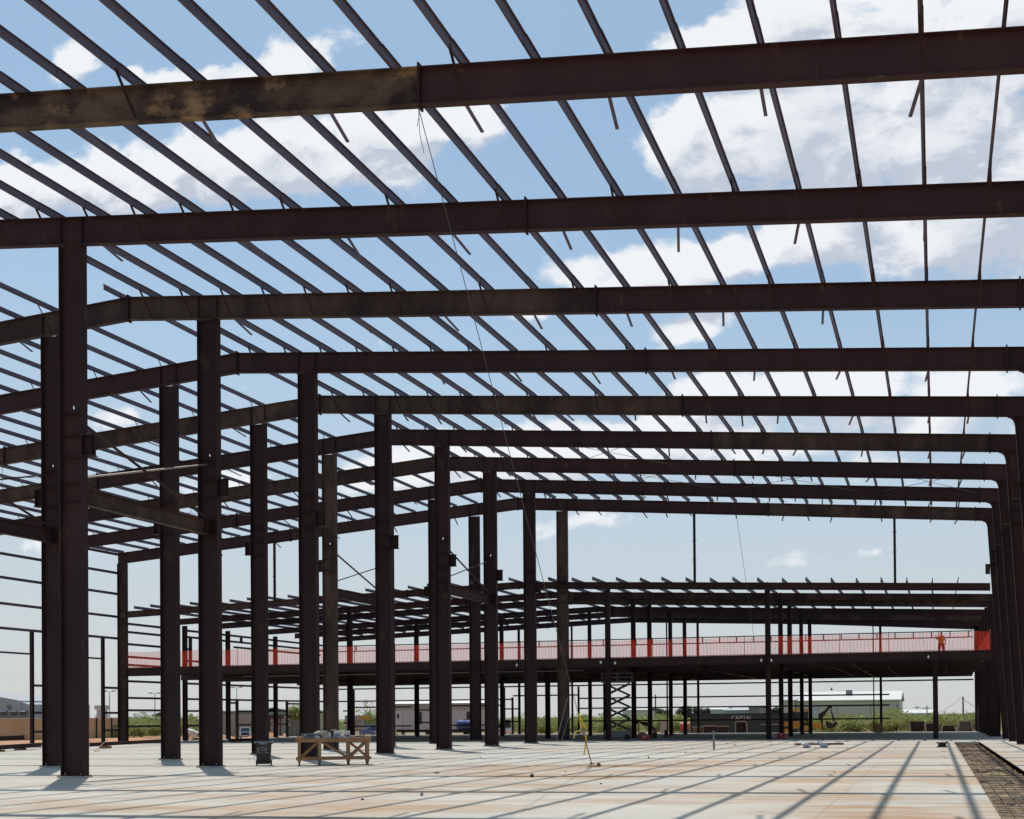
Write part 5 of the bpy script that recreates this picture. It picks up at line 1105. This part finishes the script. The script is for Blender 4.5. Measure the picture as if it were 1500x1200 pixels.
for row, (x0, x1, Y, h, st, lab, gr) in enumerate(((1226, 1452, 126, 1.95, 25, 'leafy green mesquite bush behind the slab, right of the digger', 'bushes at right'), (1200, 1450, 140, 2.35, 29, 'taller pale green mesquite bush in the rear row at right', 'rear bushes at right'),
        (768, 1012, 132, 1.9, 26, 'green mesquite bush seen between the posts in the middle', 'bushes in the middle'), (756, 1012, 150, 2.3, 30, 'rear green mesquite bush seen between the posts in the middle', 'rear bushes in the middle'),
        (186, 300, 124, 2.0, 22, 'green mesquite bush beyond the soil heaps at left', 'bushes at left'), (196, 300, 140, 2.9, 26, 'taller mesquite bush in the rear at left', 'rear bushes at left'))):
    x = x0
    while x < x1: bush(x + rr.uniform(-5, 5), Y + rr.uniform(-4, 4), h * rr.uniform(.82, 1.15), lab, gr, i, 1.25); i += 1; x += st * rr.uniform(.75, 1.1)
bush(548, 150, 4.3, 'bright yellow green bush above the dark blue truck', 'single bushes', i, .7)
def tree(x, ytop, Y, wpx, label, seed, leafm=LEAFD, name='tree'):
    p = BG(x, Y); h_ = zat(x, ytop, Y); w_ = wpx / ppm(p); t = TL(name, label, 'tree', tuple(p), 0); rr = random.Random(seed); m = MB(); C_ = [(rr.uniform(-.33, .33) * w_, rr.uniform(-.3, .3) * w_, h_ * rr.uniform(.45, .85), h_ * rr.uniform(.13, .24)) for _ in range(13)]
    for k in range(3200):
        cx, cy, cz, r_ = rr.choice(C_); d_ = Vector((rr.gauss(0, 1), rr.gauss(0, 1), rr.gauss(0, 1))).normalized() * r_ * rr.uniform(.5, 1.12); q = Vector((cx, cy, cz)) + d_
        a = Vector((rr.gauss(0, 1), rr.gauss(0, 1), rr.gauss(0, .6))).normalized(); b = a.cross(Vector((rr.gauss(0, 1), rr.gauss(0, 1), 1))).normalized(); s_ = h_ * .04 * rr.uniform(.6, 1.3); m.add([q - a * s_, q + b * s_ * .5, q + a * s_, q - b * s_ * .5], [(0, 1, 2, 3)])
    P('crown', m, leafm, t); st = MB().cyl((0, 0, 0), (.1, 0, h_ * .45), h_ * .035, 8, h_ * .022)
    for c in C_[:7]: st.cyl((.1, 0, h_ * .42), c[:3], h_ * .016, 5, h_ * .006)
    P('trunk', st, BARK, t)
tree(974, 1038, 230, 26, 'dark round tree on the horizon behind the brown tarp', 1); tree(1002, 1033, 240, 24, 'dark tree on the horizon left of the container', 2); tree(1024, 1036, 250, 26, 'dark tree rising over the left end of the container', 3); tree(434, 1034, 135, 15, 'ragged small tree above the small tan building', 4, LEAF, 'ragged_tree'); tree(1137, 1036, 210, 14, 'dark tree between the container and the warehouse', 6)
tree(1036, 1037, 300, 5, 'slim dark tree above the container', 7)
# scrub that reads as one mass far out
m = MB(); rr = random.Random(11)
for k in range(9000):
    Y = rr.uniform(165, 420); x = rr.uniform(-Y * 1.1, Y * .35); s_ = rr.uniform(.25, .7) * (1 + Y / 500); z = GZ + abs(rr.gauss(0, .55)); a = Vector((rr.gauss(0, 1), rr.gauss(0, .5), rr.gauss(0, .6))).normalized(); b = a.cross(Vector((0, 1, 0))).normalized()
    if z < GZ + s_ * .2: z = GZ + s_ * .3
    m.add([Vector((x, Y, z)) - a * s_, Vector((x, Y, z)) + b * s_ * .5, Vector((x, Y, z)) + a * s_, Vector((x, Y, z)) - b * s_ * .5], [(0, 1, 2, 3)])
tag(mk('scrub', m, LEAF, (0, 200, GZ)), 'low green scrub covering the flat land beyond the bushes', 'scrub', kind='stuff')

# ------------------------------------------------------------------ sky and sun
SUN_AZ, SUN_EL = R(-36.7), R(66.7)
w = D.worlds.new('World'); sc.world = w; w.use_nodes = True; nt = w.node_tree; L = nt.links.new
bg = nt.nodes['Background']; bg.inputs['Strength'].default_value = .12
sky = N(nt, 'ShaderNodeTexSky'); sky.sky_type = 'NISHITA'; sky.sun_disc = False; sky.sun_elevation = SUN_EL; sky.sun_rotation = SUN_AZ
sky.altitude = 800; sky.air_density = 1.0; sky.dust_density = 1.2; sky.ozone_density = 1.2
# cloud field: a node group giving cumulus density for a direction (x/y, z/y)
CL = [(430, 95, 85, 50), (335, 118, 90, 34), (240, 120, 60, 26), (480, 215, 150, 62), (350, 240, 170, 62), (220, 268, 160, 55), (80, 280, 130, 45), (560, 225, 90, 50), (640, 195, 60, 26), (725, 180, 38, 44),
      (105, 95, 55, 48), (185, 108, 18, 14), (20, 255, 60, 40),
      (1000, 215, 70, 62), (1100, 180, 130, 80), (1240, 200, 150, 105), (1400, 190, 110, 90), (1480, 320, 130, 110), (1330, 330, 140, 50), (1150, 30, 140, 45), (1320, 25, 200, 55), (1035, 62, 60, 22), (1480, 60, 80, 50),
      (975, 392, 150, 40), (860, 405, 60, 24), (1050, 370, 60, 32), (1005, 465, 85, 26), (1230, 345, 60, 30), (780, 470, 40, 14),
      (1050, 562, 90, 30), (1205, 558, 95, 26), (1395, 562, 110, 34), (1180, 640, 420, 62), (860, 650, 170, 42), (700, 660, 150, 40), (170, 620, 70, 40), (600, 690, 260, 40), (900, 768, 90, 20), (1140, 832, 45, 14), (1275, 812, 34, 12), (230, 720, 160, 40), (60, 800, 120, 40)]
gp = D.node_groups.new('cloud_density', 'ShaderNodeTree')
gp.interface.new_socket('P', in_out='INPUT', socket_type='NodeSocketVector'); gp.interface.new_socket('D', in_out='OUTPUT', socket_type='NodeSocketFloat')
gi = gp.nodes.new('NodeGroupInput'); go = gp.nodes.new('NodeGroupOutput'); GL = gp.links.new
def gm(op, *a):
    n = gp.nodes.new('ShaderNodeMath'); n.operation = op
    for i, v in enumerate(a):
        if isinstance(v, (int, float)): n.inputs[i].default_value = v
        else: GL(v, n.inputs[i])
    return n.outputs[0]
def gv(op, a, b=None):
    n = gp.nodes.new('ShaderNodeVectorMath'); n.operation = op
    for i, v in enumerate((a, b)):
        if v is None: continue
        if isinstance(v, tuple): n.inputs[i].default_value = v
        else: GL(v, n.inputs[i])
    return n
def gn(vec, scale, det, ro=.6, dist=0):
    n = gp.nodes.new('ShaderNodeTexNoise'); n.inputs['Scale'].default_value = scale; n.inputs['Detail'].default_value = det; n.inputs['Roughness'].default_value = ro; n.inputs['Distortion'].default_value = dist; GL(vec, n.inputs['Vector']); return n
P0 = gi.outputs[0]
wn = gn(P0, 9, 4); wv = gv('MULTIPLY', gv('SUBTRACT', wn.outputs['Color'], (.5, .5, .5)).outputs[0], (.075, .05, 0)).outputs[0]
PW = gv('ADD', P0, wv).outputs[0]
acc = None
for (x, y, rx, ry) in CL:
    d = ray(x, y); u, v = d.x / d.y, d.z / d.y
    q = gv('MULTIPLY', gv('SUBTRACT', PW, (u, v, 0)).outputs[0], (F / rx / 1.06, F / ry / 1.06, 0)).outputs[0]
    l = gv('DOT_PRODUCT', q, q).outputs['Value']
    e = gm('POWER', 2.718, gm('MULTIPLY', l, -1.0))
    if y > 700: e = gm('MULTIPLY', e, .62)
    elif y > 600: e = gm('MULTIPLY', e, .82)
    acc = e if acc is None else gm('ADD', acc, e)
acc = gm('MINIMUM', acc, 1.15)
fb = gn(gv('MULTIPLY', P0, (1, 1.5, 1)).outputs[0], 13, 12, .62, .35).outputs['Fac']
dn = gm('ADD', acc, gm('MULTIPLY', gm('SUBTRACT', fb, .5), 2.7))
GL(dn, go.inputs[0])
def wm(op, *a):
    n = N(nt, 'ShaderNodeMath', operation=op)
    for i, v in enumerate(a):
        if isinstance(v, (int, float)): n.inputs[i].default_value = v
        else: L(v, n.inputs[i])
    return n.outputs[0]
tc = N(nt, 'ShaderNodeTexCoord'); sx = N(nt, 'ShaderNodeSeparateXYZ'); L(tc.outputs['Generated'], sx.inputs[0])
yy = wm('MAXIMUM', sx.outputs['Y'], .05)
cx = N(nt, 'ShaderNodeCombineXYZ'); L(wm('DIVIDE', sx.outputs['X'], yy), cx.inputs[0]); L(wm('DIVIDE', sx.outputs['Z'], yy), cx.inputs[1])
def dens(off):
    va = N(nt, 'ShaderNodeVectorMath', operation='ADD'); L(cx.outputs[0], va.inputs[0]); va.inputs[1].default_value = off
    g_ = N(nt, 'ShaderNodeGroup'); g_.node_tree = gp; L(va.outputs[0], g_.inputs[0]); return g_.outputs[0]
d0 = dens((0, 0, 0)); d1 = dens((-.012, .030, 0))
def mrange(s, lo, hi, a=0., b=1., smooth=True):
    r = N(nt, 'ShaderNodeMapRange', interpolation_type='SMOOTHSTEP' if smooth else 'LINEAR'); r.inputs[1].default_value = lo; r.inputs[2].default_value = hi; r.inputs[3].default_value = a; r.inputs[4].default_value = b; L(s, r.inputs[0]); return r.outputs[0]
mask = mrange(d0, .40, .92)
front = mrange(sx.outputs['Y'], .1, .3)
mask = wm('MULTIPLY', mask, wm('MULTIPLY', front, .96))
thick = wm('MULTIPLY', wm('MINIMUM', wm('ADD', wm('MULTIPLY', mrange(wm('SUBTRACT', d1, d0), -.30, .50), .8), wm('MULTIPLY', mrange(d1, .6, 1.4), .45)), 1.0), mrange(sx.outputs['Z'], .10, .30, .25, 1.0))   # cloud standing above this point: the thick, greyer body
cc = N(nt, 'ShaderNodeMix', data_type='RGBA'); cc.inputs['A'].default_value = (7.5, 7.65, 7.85, 1); cc.inputs['B'].default_value = (4.55, 4.95, 5.75, 1); L(thick, cc.inputs['Factor'])
# hazy pale band low down
hz = N(nt, 'ShaderNodeMix', data_type='RGBA'); L(sky.outputs[0], hz.inputs['A']); hr = N(nt, 'ShaderNodeMix', data_type='RGBA'); hr.inputs['A'].default_value = (5.0, 5.2, 5.28, 1); hr.inputs['B'].default_value = (4.1, 6.3, 7.5, 1); L(mrange(sx.outputs['Z'], 0., .5), hr.inputs['Factor']); L(hr.outputs['Result'], hz.inputs['B'])
L(mrange(sx.outputs['Z'], 0., .45, .88, .32), hz.inputs['Factor'])
mx = N(nt, 'ShaderNodeMix', data_type='RGBA'); L(mask, mx.inputs['Factor']); L(hz.outputs['Result'], mx.inputs['A']); L(cc.outputs['Result'], mx.inputs['B'])
L(mx.outputs['Result'], bg.inputs['Color'])
sl = D.lights.new('sun', 'SUN'); sl.energy = 4.0; sl.angle = R(.5); sl.color = (1, .955, .88)
so = link(D.objects.new('sun', sl)); so.location = (-30, 40, 60)
sd = Vector((math.sin(SUN_AZ) * math.cos(SUN_EL), math.cos(SUN_AZ) * math.cos(SUN_EL), math.sin(SUN_EL)))
so.rotation_euler = sd.to_track_quat('Z', 'Y').to_euler()
vs = sc.view_settings; sc.display_settings.display_device = 'sRGB'; vs.view_transform = 'Standard'; vs.look = 'None'; vs.exposure = 0; vs.gamma = 1; vs.use_curve_mapping = False
sc.render.engine = 'CYCLES'; sc.render.resolution_x = 1024; sc.render.resolution_y = 819
sc.cycles.max_bounces = 8; sc.cycles.transparent_max_bounces = 16
for o in list(D.objects):
    if '_o' in o.keys(): del o['_o']
